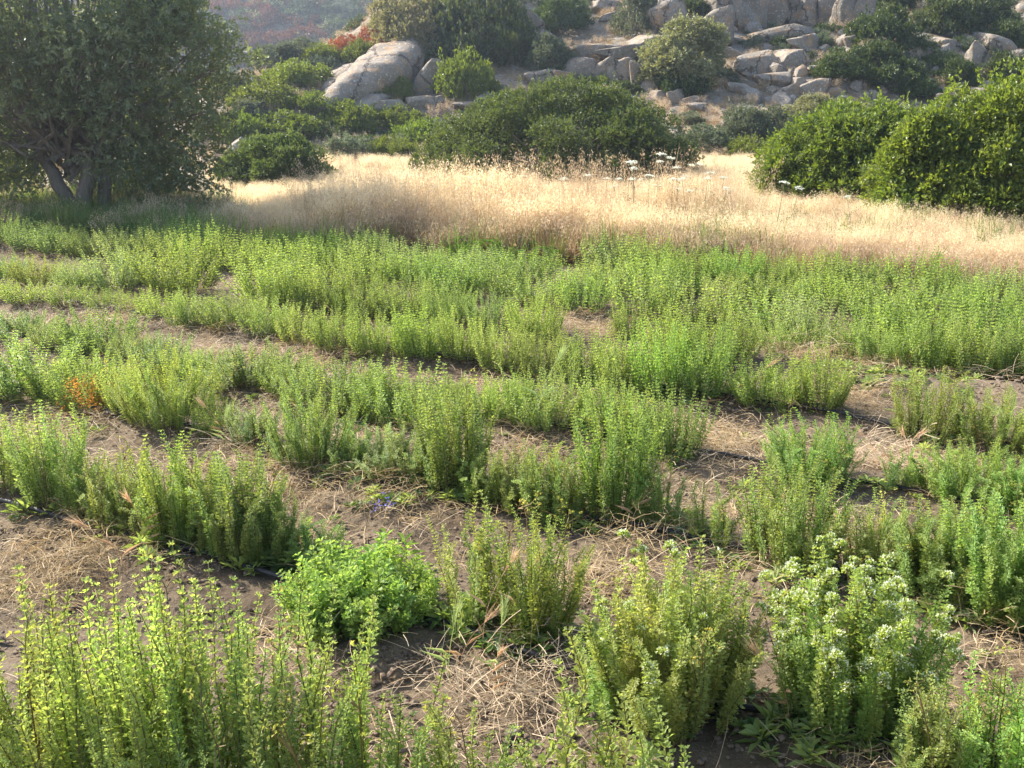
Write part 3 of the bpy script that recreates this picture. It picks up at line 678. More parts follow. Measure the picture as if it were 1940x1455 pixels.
# ---------------------------------------------------------------- drip hoses
HL = {1: 'black irrigation hose beside the white-flowering clump', 2: 'black irrigation hose along the second full row', 3: 'black irrigation hose lying in the gap of the third full row', 4: 'black irrigation hose half hidden in the long low row'}
for row, c in ((1, 2.965), (2, 4.2), (3, 5.33), (4, 6.47)):
    xs_ = np.linspace(-4.5 if row < 4 else -5.5, 3.4, 120); ys_ = c + SL * xs_ - .05 + .05 * vnoise(xs_, 0 * xs_, .8, row)
    if row == 1: ys_ = 2.925 - .585 * xs_ + .03 * vnoise(xs_, 0 * xs_, .7, 2)
    zs = np.array([max(float(Hfield(np.array(a), np.array(q))) for q in (b_ - .02, b_, b_ + .02)) for a, b_ in zip(xs_, ys_)])
    zs = np.convolve(np.pad(zs, 2, 'edge'), np.ones(5) / 5, 'valid') + .02
    b = Buf(); tube(b, np.stack([xs_, ys_, zs], 1), .0095, 8)
    me = b.mesh('irrigation_hose', [M['hose']]); me.polygons.foreach_set('use_smooth', np.ones(len(me.polygons), bool))
    tag(put('irrigation_hose', me), HL[row], 'hose', 'drip irrigation hoses along the rows')

# ---------------------------------------------------------------- rocks
def boulder(seed, planes=13, sub=4, rough=.05, cuts=.78):
    """convex block: a ball cut by random planes, edges worn, fine relief"""
    r = np.random.RandomState(seed); bm = bmesh.new(); bmesh.ops.create_icosphere(bm, subdivisions=sub, radius=1)
    D = nrm(np.array([v.co[:] for v in bm.verts])); F = np.array([[v.index for v in f.verts] for f in bm.faces]); bm.free()
    nn = nrm(r.normal(size=(planes, 3)) * np.array([1, 1, .9])); dd = r.uniform(cuts - .28, cuts + .05, planes)
    extra = np.array([[0, 0, 1.], [0, 0, -1], [1, 0, 0], [-1, 0, 0], [0, -1, 0], [0, 1, 0]]) + r.normal(0, .22, (6, 3))
    nn = np.vstack([nn, nrm(extra)]); dd = np.concatenate([dd, r.uniform(cuts - .2, cuts, 6)])
    k = D @ nn.T; rad = np.where(k > .02, dd[None] / np.maximum(k, .02), 9.)
    p = 26. if cuts < .85 else 9.
    rad = (rad ** -p).sum(1) ** (-1 / p)
    V = D * rad[:, None]
    q = vnoise(V[:, 0] + V[:, 2] * .7, V[:, 1] - V[:, 2] * .6, .35, seed % 6) + .5 * vnoise(V[:, 0] - V[:, 2], V[:, 1] + V[:, 2], .13, (seed + 1) % 6)
    V = V * (1 + rough * 1.6 * q)[:, None]
    V /= np.abs(V).max(0)
    b = Buf(); b.add(V, F, 0, .5); me = b.mesh('boulder', [M['rock']])
    me.polygons.foreach_set('use_smooth', np.ones(len(F), bool)); me.set_sharp_from_angle(angle=math.radians(32)); return me
BOULD = [boulder(20 + i, 6 + i % 4, 4) for i in range(9)]
ROUND = [boulder(60 + i, 5, 4, .06, .95) for i in range(4)]
SMALLB = [boulder(90 + i, 5, 2, .05, .8) for i in range(6)]
# px centre, px base, px width, px height, tilt in the picture plane, set, label
RK = [
 (735, 210, 70, 22, -.1, 'b', 'low rock below the slanting slab by the green cushion bush'),
 (815, 178, 70, 62, -.2, 'r', 'layered rounded boulder between the slab and the green bush'),
 (800, 205, 60, 25, 0, 'b', 'small stone at the foot of the layered boulder'),
 (850, 130, 70, 24, -.1, 'b', 'flat stone above the layered boulder'),
 (1000, 80, 80, 72, .3, 'b', 'tall block right of the large green hill bush'),
 (1035, 95, 60, 40, .2, 'b', 'block leaning beside the tall block'),
 (1030, 162, 62, 30, 0, 'r', 'low round boulder at the left end of the boulder row'),
 (1075, 160, 46, 26, 0, 'r', 'second low round boulder of the boulder row'),
 (1100, 152, 62, 46, 0, 'r', 'squat boulder in the boulder row above the round bush'),
 (1143, 158, 52, 48, 0, 'r', 'upright boulder in the boulder row above the round bush'),
 (1176, 165, 52, 56, .1, 'r', 'largest rounded boulder in the row above the round bush'),
 (1212, 168, 36, 52, 0, 'r', 'narrow upright boulder at the right end of the row'),
 (1130, 108, 110, 26, -.1, 'b', 'long flat slab above the boulder row'),
 (1185, 112, 95, 32, -.3, 'b', 'slanting slab above the boulder row'),
 (1238, 95, 75, 34, -.2, 'b', 'slab left of the pale olive bush'),
 (1240, 130, 50, 25, 0, 'b', 'block at the left foot of the pale olive bush'),
 (1272, 62, 82, 66, .1, 'b', 'pointed brown boulder left of the high cliff'),
 (1350, 85, 110, 62, -.25, 'b', 'huge pale boulder below the cliff'),
 (1385, 48, 95, 70, -.3, 'b', 'big leaning boulder at the left end of the cliff'),
 (1432, 138, 78, 60, -.1, 'b', 'bright pointed boulder right of the pale olive bush'),
 (1482, 84, 105, 36, -.15, 'b', 'long angular block below the cliff'),
 (1520, 54, 46, 15, .1, 'b', 'flat dark stone perched under the cliff'),
 (1532, 100, 60, 44, -.5, 'b', 'tilted block right of the long angular block'),
 (1500, 128, 60, 40, -.4, 'b', 'fallen block below the tilted block'),
 (1470, 160, 66, 26, 0, 'b', 'flat fallen stone below the bright pointed boulder'),
 (1490, 190, 42, 30, 0, 'r', 'round stone low on the scree'),
 (1545, 178, 60, 30, .1, 'b', 'hump-backed stone low on the scree'),
 (1515, 162, 30, 16, 0, 'b', 'small stone between two scree blocks'),
 (1555, 135, 46, 18, 0, 'b', 'flat stone in front of the dark scrub'),
 (1580, 182, 36, 16, 0, 'b', 'pale stone at the edge of the scree'),
 (1615, 88, 28, 22, 0, 'r', 'small round stone left of the tall dark scrub'),
 (1810, 203, 68, 26, 0, 'r', 'broad rounded boulder behind the right lentisk bushes'),
 (1858, 196, 40, 32, 0, 'r', 'grey boulder right of the broad rounded one'),
 (1782, 190, 36, 14, 0, 'b', 'little pale stone left of the broad rounded boulder'),
 (1875, 172, 36, 20, 0, 'r', 'stone above the grey boulder'),
 (1812, 172, 30, 16, 0, 'b', 'stone above the broad rounded boulder'),
 (1760, 55, 36, 20, 0, 'b', 'pale stone under the highest dark scrub'),
 (1860, 78, 40, 26, .1, 'b', 'pale block between the right-hand scrubs'),
 (1895, 100, 66, 30, .4, 'b', 'slanting pale ledge among the right-hand scrubs'),
 (1850, 125, 34, 46, 0, 'b', 'upright slab beside the right-hand scrub'),
 (1905, 128, 44, 22, 0, 'b', 'low block right of the upright slab'),
 (1790, 95, 52, 28, -.1, 'b', 'brown block above the right-hand scrub'),
 (1280, 195, 30, 26, 0, 'r', 'round stone on the slope right of the round bush'),
 (1330, 212, 50, 18, .2, 'b', 'flat stone on the slope above the distant dry grass'),
 (1310, 198, 36, 18, .2, 'b', 'small flat stone beside the round stone'),
 (1252, 192, 34, 22, 0, 'b', 'grey stone half behind the round bush top'),
 (1290, 245, 60, 10, 0, 'b', 'long low ledge at the foot of the slope'),
 (1400, 175, 44, 18, .2, 'b', 'stone right below the pale olive bush'),
 (1380, 108, 40, 20, .1, 'b', 'pale stone right of the pale olive bush top'),
 (1420, 190, 40, 18, .2, 'b', 'stone low on the slope between olive bush and scree'),
 (776, 308, 26, 28, 0, 'b', 'small pale standing stone above the dry grass'),
 (890, 205, 60, 16, 0, 'b', 'low stone behind the left shoulder of the round bush'),
 (830, 195, 40, 14, 0, 'b', 'flat stone right of the layered boulder foot'),
 (1190, 35, 90, 20, 0, 'b', 'ledge high up left of the grey bush'),
 (1150, 20, 70, 20, 0, 'b', 'broken ledge near the top of the slope'),
 (480, 130, 60, 34, 0, 'r', 'pale rounded rock at the foot of the far hazy hill'),
]
for k, (a, q) in enumerate(((1425, 52), (1462, 48), (1497, 47), (1532, 50), (1570, 46), (1605, 50), (1640, 44))):
    RK.append((a, q, 46, 75, R.normal(0, .05), 'b', '%s upright column from the left in the jointed granite cliff' % ordinal(k)))
for i, (px, by, wd, ht, tl, kd, lab) in enumerate(RK):
    x, y, z, t = hit(px, by)
    sw = wd / 2 * y / FPX * 1.2; sh = ht * y / FPX * .68
    pm = BOULD if kd == 'b' else ROUND
    o = put('boulder', pm[i % len(pm)], (x, y + sw * .3, z + sh * .42), (0, tl, 0), (sw, sw * R.uniform(.7, .95), sh), None, tuple(np.array((1, .97, .93)) * R.uniform(.85, 1.12)))
    tag(o, lab, 'boulder', 'granite boulders on the hillside')
def outcrop(p0, p1, r0, r1, flatn, seed, label):
    """long bare slab bedded in the spur, running up the slope"""
    e0 = np.array(hit(*p0, 22.)[:3]); e1 = np.array(hit(*p1, 22.)[:3]); nu, nv = 72, 36
    u = np.linspace(0, 1, nu)[:, None]; v = np.linspace(0, 2 * PI, nv, endpoint=False)[None]
    ax = nrm(e1 - e0); sd_ = nrm(np.cross(ax, [0, 0, 1])); up = np.cross(sd_, ax)
    taper = np.clip(np.sin(np.clip(u, 0, 1) * PI) ** .42, .02, 1)
    rr = (r0 + (r1 - r0) * u) * taper
    k = 1 / (np.abs(np.cos(v)) ** 3 + np.abs(np.sin(v)) ** 3) ** (1 / 3)
    along = u * np.linalg.norm(e1 - e0); q = vnoise(along + 0 * v, np.cos(v) * 1.2 + 0 * u + seed, .9, 1) * .5 + vnoise(along * 1. + np.sin(v) * .7, np.cos(v) * .7 + seed + 0 * u, .3, 2) * .2
    step = np.floor(along / .9 + .5 * np.cos(v)) * 0.03
    rad = rr * k * (1 + q) + step * taper
    P = e0 + (e1 - e0) * u[..., None] + sd_ * (rad * np.cos(v) * 1.5)[..., None] + up * (rad * np.sin(v) * flatn)[..., None]
    P = P.reshape(-1, 3); F = []
    for i in range(nu - 1):
        for j in range(nv):
            a_ = i * nv + j; c_ = i * nv + (j + 1) % nv; F += [(a_, c_, c_ + nv), (a_, c_ + nv, a_ + nv)]
    F += [(0, j + 1, j) for j in range(1, nv - 1)] + [((nu - 1) * nv, (nu - 1) * nv + j, (nu - 1) * nv + j + 1) for j in range(1, nv - 1)]
    b = Buf(); b.add(P, F, 0, .5); me = b.mesh('rock_outcrop', [M['rock']]); me.polygons.foreach_set('use_smooth', np.ones(len(F), bool)); me.set_sharp_from_angle(angle=math.radians(34))
    tag(put('rock_outcrop', me, color=(1.1, 1.05, 1.0)), label, 'rock', 'bare slabs of the left spur')
outcrop((596, 214), (800, 84), .36, .60, .95, 1, 'long pale granite slab slanting down the left spur')
outcrop((640, 226), (755, 168), .26, .34, .8, 5, 'shorter lower slab lying in front of the long slanting slab')
outcrop((612, 172), (690, 128), .28, .36, .9, 9, 'rounded hump of rock behind the long slanting slab')
outcrop((740, 130), (812, 66), .32, .42, 1.0, 13, 'upper slab of the spur just below the grey-green tree-like bush')
PX, RX, SX, IX = [], [], [], []
for _ in range(2300):
    y = R.uniform(28, 62); x = R.uniform(-.55, .55) * y
    if vnoise(x, y, 2.6, 1) < .0 - .25 * (x > 5): continue
    PX.append((x, y, float(H(x, y)))); RX.append((R.normal(0, .3), R.normal(0, .3), R.rand() * 6)); SX.append(min(.4, .04 + R.gamma(1.4, .075))); IX.append(R.randint(6))
scatter('scree_stones', PX, RX, SX, IX, SMALLB, 'loose grey stones strewn over the rocky slope', 'stones')
for px, by, wd, ht, lab in ((1133, 1378, 44, 36, 'fist-sized brown stone beside the hose at the foot of the tall yellow-green clump'), (975, 1395, 46, 30, 'dark stone half sunk in soil below the straw heap'),
                            (1858, 1312, 34, 34, 'dark stone in the soil right of the white-flowering clump'), (1745, 1000, 34, 26, 'grey stone between the bright green clumps'),
                            (1905, 1345, 50, 30, 'flat stone near the right edge of the soil'), (210, 815, 30, 16, 'small stone left of the big yellow-green clump'), (800, 1250, 18, 10, 'pebble beside the hose')):
    x, y = flat(px, by); sw = wd / 2 * y / FPX; sh = ht * y / FPX * .6
    o = put('stone', BOULD[R.randint(9)], (x, y, float(Hfield(np.array(x), np.array(y))) + sh * .35), (R.normal(0, .2), R.normal(0, .2), R.rand() * 6), (sw, sw * .85, sh * .8), None, (.5, .46, .44))
    tag(o, lab, 'stone')

# ---------------------------------------------------------------- bushes
def bush_mesh(name, rx, ry, h, nl, nlobes, L, W, m, seed, shell=.32, rosette_=0, lob=(.26, .42), extra=0, low=.0, upb=.35):
    """dome of overlapping leafy lobes; leaves stand in small sprays through each lobe's outer shell"""
    global R
    keep = R; R = np.random.RandomState(seed); b = Buf()
    cs = []
    for i in range(nlobes):
        u = low + (1 - low) * R.rand() ** 1.35; a = R.rand() * 2 * PI if i else 0
        rr = math.sqrt(max(0, 1 - abs(u) ** 2.7)) * R.uniform(.84, 1.0)
        cs.append((rr * math.cos(a) * rx * .88, rr * math.sin(a) * ry * .88, (u * .8 + .05) * h * R.uniform(.8, .98), R.uniform(*lob)))
    cs.append((0, 0, h * .45, .62)); cs = np.array(cs)
    per = nl // len(cs) // 9 + 1
    CT = np.array([0, 0, h * .3])
    for (cx, cy, cz, cr) in cs:
        sc_ = np.array([rx, ry, h]) * cr; sc_[2] = max(sc_[2] * .9, min(rx, ry) * cr * .75)
        d = nrm(R.normal(size=(per, 3))); d[:, 2] = np.abs(d[:, 2]) * np.where(R.rand(per) < .78, 1, -1)
        rad = 1 - shell * R.rand(per) ** 1.6
        P = np.array([cx, cy, cz]) + d * sc_ * rad[:, None] * (1 + .12 * vnoise(d[:, 0] * 2 + cx, d[:, 1] * 2 + d[:, 2] * 2 + cy, .5, 2))[:, None]
        ok = (P[:, 2] > .03)
        inn = (((P - CT) / np.array([rx * .62, ry * .62, h * .5])) ** 2).sum(1) < 1
        ok &= ~(inn & (R.rand(per) < .6)); P = P[ok]; d = d[ok]
        q = 9; S = np.repeat(P, q, 0); o = np.repeat(nrm(d + [0, 0, upb]), q, 0)
        tl = np.repeat(R.rand(len(P)), q)
        jit = R.normal(0, 1, S.shape)
        S = S + jit * L * .35 + o * (R.rand(len(S), 1) * L * 1.2)
        D = o + R.normal(0, .75, S.shape)
        n_ = len(S)
        leaves(b, S, D, L * R.uniform(.65, 1.15, n_), W * R.uniform(.8, 1.15, n_), np.clip(tl * .6 + R.rand(n_) * .45, 0, 1), 0)
    # loose shoots poking out of the outline
    ns = int(nl * .045 / 12)
    for i in range(ns):
        cx, cy, cz, cr = cs[R.randint(len(cs) - 1)]; d0 = nrm(R.normal(size=3) + np.array([0, 0, .6])); d0[2] = abs(d0[2])
        p0 = np.array([cx, cy, cz]) + d0 * np.array([rx, ry, h]) * cr * .9; ln = L * R.uniform(2.2, 5); dd = nrm(d0 + R.normal(0, .4, 3) + np.array([0, 0, .35]))
        tt_ = np.linspace(.2, 1, 12)[:, None]
        leaves(b, p0 + dd * ln * tt_, dd * .6 + R.normal(0, .6, (12, 3)), L * R.uniform(.6, 1., 12), W * .85, .45 + .55 * R.rand(12), 0)
    # inner layer that closes the gaps between the lobes
    nf = int(nl * .22 / 9); d = nrm(R.normal(size=(nf, 3))); d[:, 2] = np.abs(d[:, 2])
    P = d * np.array([rx * .82, ry * .82, h * .8]) * R.uniform(.86, 1.02, (nf, 1))
    S = np.repeat(P, 9, 0) + R.normal(0, L * .8, (nf * 9, 3)); o = np.repeat(d, 9, 0); tl = np.repeat(R.rand(nf), 9); n_ = len(S)
    leaves(b, S, o + R.normal(0, .9, S.shape), L * R.uniform(.8, 1.2, n_), W * R.uniform(.9, 1.3, n_), np.clip(tl * .6 + R.rand(n_) * .45, 0, 1), 0)
    me = b.mesh(name, [m]); R = keep; return me
def branches_mesh(rx, ry, h, n, m, seed, r0=.035):
    r = np.random.RandomState(seed); b = Buf()
    for i in range(n):
        a = r.rand() * 6.28; u = math.sqrt(r.rand()); tip = np.array([math.cos(a) * rx * u * .8, math.sin(a) * ry * u * .8, h * (.9 - .45 * u)])
        P = [np.array([tip[0] * .1, tip[1] * .1, 0])]
        for k in range(1, 5): 
            t = k / 4; P.append(np.array([tip[0] * t ** .8, tip[1] * t ** .8, tip[2] * t ** 1.1]) + r.normal(0, .04 * h, 3) * (k < 4))
        tube(b, P, [r0, r0 * .8, r0 * .6, r0 * .4, r0 * .2], 5)
    return b.mesh('branches', [m])
def bush(name, loc, me_leaf, br, label, cat='bush', group=None, rz=0, scl=(1, 1, 1), color=(1, 1, 1)):
    root = bpy.data.objects.new(name, None); C.objects.link(root); root.location = loc; root.rotation_euler = (0, 0, rz); root.scale = scl
    put('foliage', me_leaf, parent=root, color=color); put('branches', br, parent=root)
    tag(root, label, cat, group); return root
def big_bush(px0, px1, by, ty, nl, nlobes, L, W, m, seed, label, depth=.8, color=(1, 1, 1), lob=(.26, .42), nm='bush', y=None):
    if y is None: y = flat(970, by)[1]
    x = ((px0 + px1) / 2 - 970) / FPX * y; rx = (px1 - px0) / 2 * y / FPX; h = height_at(ty, y)
    me = bush_mesh('foliage', rx * .98, rx * depth, h * .95, nl, nlobes, L, W, m, seed, lob=lob)
    return bush(nm, (x, y, float(H(x, y))), me, branches_mesh(rx, rx * depth, h, 26, M['bark'], seed), label, 'bush', None, 0, (1, 1, 1), color)
big_bush(798, 1318, 350, 138, 105000, 110, .062, .034, M['round'], 1, 'large dome-shaped dark evergreen bush behind the dry grass', .75, (1, 1, 1), (.13, .21))
big_bush(1415, 1830, 392, 178, 78000, 70, .075, .038, M['lentisk'], 2, 'glossy green lentisk bush left of the taller one by the right edge', .75, (1, 1, 1), (.15, .24))
big_bush(1635, 2180, 438, 98, 88000, 85, .072, .038, M['lentisk'], 3, 'tall glossy green lentisk bush at the right edge of the field', .6, (1.2, 1.14, 1.1), (.12, .22))
big_bush(1640, 1800, 442, 310, 14000, 10, .07, .036, M['lentisk'], 31, 'low green lentisk shoot at the foot of the tall one', .7, (1.1, 1.15, 1.1), (.3, .45))
big_bush(425, 645, 352, 258, 30000, 40, .07, .034, M['round'], 4, 'low dark bush between the tree and the dry grass', .8, (1, 1.05, 1), (.16, .26))
big_bush(785, 880, 343, 262, 12000, 9, .07, .034, M['round'], 5, 'small bush leaning against the left side of the dome-shaped bush', .9, (1.15, 1.1, 1), (.3, .45))
big_bush(-60, 110, 395, 290, 12000, 12, .05, .02, M['lentisk'], 6, 'green shrub at the left edge behind the tree trunk', .7, (1, .9, .9), (.3, .42))
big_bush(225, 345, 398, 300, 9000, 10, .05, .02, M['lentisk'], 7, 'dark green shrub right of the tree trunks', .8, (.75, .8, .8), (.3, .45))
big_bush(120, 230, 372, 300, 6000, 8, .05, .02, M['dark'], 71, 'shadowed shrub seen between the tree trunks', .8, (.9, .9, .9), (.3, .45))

HB = {'d': [bush_mesh('foliage', 1, 1, .8, 8000, 26, .085, .055, M['dark'], 200 + i, lob=(.16, .3)) for i in range(3)],
      'b': [bush_mesh('foliage', 1, 1, .62, 8000, 26, .085, .05, M['bright'], 210 + i, lob=(.16, .3)) for i in range(3)],
      'o': [bush_mesh('foliage', 1, 1, 1.5, 16000, 34, .085, .05, M['olive'], 220 + i, lob=(.17, .3), low=-.1) for i in range(2)],
      'g': [bush_mesh('foliage', 1, 1, .9, 6500, 12, .085, .055, M['grey'], 230 + i, lob=(.2, .36)) for i in range(2)],
      'r': [bush_mesh('foliage', 1, 1, .8, 4000, 8, .08, .06, M['red'], 240 + i) for i in range(2)]}
HBH = {'d': .8, 'b': .62, 'o': 1.5, 'g': .9, 'r': .8}
HBR = branches_mesh(1, 1, .9, 12, M['bark'], 300, .03)
HS = [
 (775, 102, 140, 125, 'o', 'grey-green tree-like bush on top of the slanting slab'),
 (905, 120, 185, 130, 'd', 'large green bush on the spur right of the tree-like bush'),
 (975, 115, 80, 70, 'd', 'lower right lobe bush of the large spur bush'),
 (862, 75, 60, 70, 'b', 'light green bush in front of the large spur bush'),
 (885, 182, 105, 66, 'b', 'loose green bush below the large spur bush'),
 (792, 142, 66, 44, 'd', 'small dark bush on the upper slab'),
 (740, 188, 78, 42, 'b', 'green cushion bush at the foot of the slanting slab'),
 (1062, 56, 100, 66, 'd', 'dark bush high up right of the tall block'),
 (1036, 134, 100, 60, 'g', 'grey prickly thicket left of the boulder row'),
 (1205, 62, 84, 78, 'g', 'grey-blue thicket left of the pointed brown boulder'),
 (1332, 24, 80, 40, 'd', 'green bush behind the huge pale boulder'),
 (1300, 158, 165, 118, 'o', 'pale olive-green round bush in the middle of the slope'),
 (1290, 178, 90, 50, 'd', 'dark undergrowth at the foot of the pale olive bush'),
 (1135, 166, 90, 24, 'b', 'low green bush in front of the boulder row'),
 (1185, 175, 70, 24, 'd', 'low brownish bush in front of the largest rounded boulder'),
 (1675, 92, 130, 72, 'd', 'tall dark scrub right of the cliff'),
 (1600, 145, 110, 50, 'd', 'dark scrub spreading left below the tall dark scrub'),
 (1660, 130, 90, 50, 'd', 'dark scrub just below the tall dark scrub'),
 (1700, 165, 110, 50, 'd', 'dark scrub low on the slope above the left lentisk'),
 (1740, 180, 90, 34, 'd', 'flat dark scrub above the lentisk gap'),
 (1640, 155, 70, 40, 'd', 'rounded dark scrub in the middle of the right-hand thicket'),
 (1795, 62, 120, 66, 'd', 'broad dark scrub high on the right'),
 (1860, 50, 110, 60, 'd', 'dark scrub right of the broad high scrub'),
 (1910, 92, 90, 50, 'd', 'dark scrub at the right edge below the high scrub'),
 (1915, 155, 90, 52, 'd', 'green scrub at the right edge above the lentisk'),
 (1790, 132, 66, 36, 'd', 'small dark scrub left of the upright slab'),
 (1815, 160, 70, 46, 'd', 'rounded scrub between slab and broad boulder'),
 (1445, 30, 60, 22, 'd', 'tiny bush at the cliff foot'),
 (1560, 90, 44, 26, 'g', 'small grey bush beside the tilted block'),
 (1620, 10, 60, 30, 'g', 'grey bush above the cliff end'),
 (1700, 15, 90, 40, 'd', 'dark scrub on the skyline right of the cliff'),
 (1538, 236, 100, 58, 'o', 'small pale round olive bush behind the left lentisk'),
 (1480, 255, 80, 50, 'g', 'grey thicket left of the small pale olive bush'),
 (1420, 262, 110, 62, 'g', 'grey prickly thicket at the foot of the slope'),
 (1345, 285, 110, 46, 'g', 'dark grey-green bush right of the dome-shaped bush'),
 (1425, 300, 100, 38, 'b', 'yellow-green low bush above the distant dry grass'),
 (1520, 285, 90, 46, 'g', 'grey bush just behind the left lentisk top'),
 (1380, 160, 60, 24, 'g', 'small grey bush right of the pale olive bush'),
 (1310, 232, 70, 22, 'g', 'low grey scrub below the flat stone'),
 (655, 246, 120, 46, 'b', 'bright green cushion bush below the left spur'),
 (755, 244, 95, 36, 'b', 'green cushion bush left of the dome-shaped bush top'),
 (808, 274, 120, 44, 'b', 'brightest green cushion bush touching the dome-shaped bush'),
 (745, 304, 100, 40, 'b', 'bright green mound just above the dry grass'),
 (650, 305, 120, 48, 'g', 'grey-green bush behind the low dark bush'),
 (700, 280, 80, 26, 'd', 'dark low bush between the green cushions'),
 (560, 158, 120, 38, 'b', 'green bush on the low left ridge'),
 (500, 205, 140, 44, 'b', 'broad green bush below the low left ridge'),
 (590, 205, 90, 30, 'b', 'green bush left of the lowest slab'),
 (525, 252, 150, 36, 'b', 'green bush above the low dark bush'),
 (610, 260, 90, 30, 'd', 'flat green bush left of the bright cushion'),
 (455, 262, 90, 44, 'b', 'yellow-green bush just right of the tree crown'),
 (440, 180, 90, 40, 'g', 'grey bush beside the tree crown edge'),
 (562, 108, 90, 34, 'g', 'grey bush on the skyline of the low ridge'),
 (610, 118, 70, 32, 'b', 'green bush left of the red bushes'),
 (652, 104, 62, 34, 'r', 'red-brown bush at the left end of the spur crest'),
 (738, 66, 70, 40, 'b', 'green bush on the crest left of the grey-green tree-like bush'),
 (700, 90, 50, 34, 'r', 'red-brown bush left of the tree-like bush'),
 (680, 115, 60, 34, 'b', 'green bush below the red-brown bushes'),
 (708, 110, 36, 24, 'r', 'small orange-red bush below the other red ones'),
 (725, 104, 56, 36, 'r', 'orange-red bush in front of the green crest bush'),
 (845, 26, 80, 44, 'r', 'orange-red bush behind the large spur bush'),
 (840, 50, 44, 30, 'r', 'orange-red bush between tree-like bush and large spur bush'),
 (520, 130, 80, 40, 'g', 'grey bush above the pale far rock'),
 (475, 225, 70, 40, 'g', 'pale grey bush below the tree crown edge'),
 (960, 200, 90, 26, 'g', 'grey scrub behind the dome-shaped bush left shoulder'),
 (1120, 20, 60, 40, 'g', 'grey scrub at the top between ledges'),
]
for i, (px, by, wd, ht, kd, lab) in enumerate(HS):
    x, y, z, t = hit(px, by, 22.)
    s = wd / 2 * y / FPX * 1.05; sz = ht * y / FPX / HBH[kd] * 1.0
    bush('shrub', (x, y + s * .3, z - .08), HB[kd][i % len(HB[kd])], HBR, lab, 'shrub', 'shrubs on the rocky hillside', R.rand() * 6.28, (s, s, sz), tuple(R.uniform(.88, 1.12) * R.uniform(.95, 1.05, 3) * np.array([1.06, 1, .96])))

# far hill scrub as one mass
FS = []
for k, mk in enumerate(('maroon', 'dark', 'grey', 'olive', 'dark', 'maroon')):
    FS.append(bush_mesh('scrub', 1, 1, .85, 900, 6, .14, .10, M[mk], 400 + k, lob=(.35, .5)))
PX, RX, SX, IX = [], [], [], []
for _ in range(11000):
    y = R.uniform(100, 215); x = R.uniform(-.62, .3) * y
    if R.rand() > .75 + 1.2 * vnoise(x, y, 6, 3): continue
    a = vnoise(x, y, 9, 4) + R.normal(0, .26)
    k = R.choice([0, 5]) if a > -.02 else R.choice([1, 2, 4, 3, 4])
    PX.append((x, y, float(H(x, y)) - .15)); RX.append((0, 0, R.rand() * 6)); SX.append(R.uniform(.8, 2.1)); IX.append(k)
scatter('far_scrub', PX, RX, SX, IX, FS, 'hazy red-brown and grey-green scrub covering the far hill', 'scrub')
PX, RX, SX, IX = [], [], [], []
for _ in range(3200):
    y = R.uniform(31, 75); x = R.uniform(-.6, .6) * y
    if vnoise(x, y, 3, 3) < -.02: continue
    PX.append((x, y, float(H(x, y)) - .05)); RX.append((0, 0, R.rand() * 6)); SX.append(R.uniform(.12, .42)); IX.append(R.choice([1, 2, 2, 2, 4, 1]))
scatter('hillside_scrub', PX, RX, SX, IX, FS, 'small dull green tufts of scrub between the hillside rocks', 'scrub')

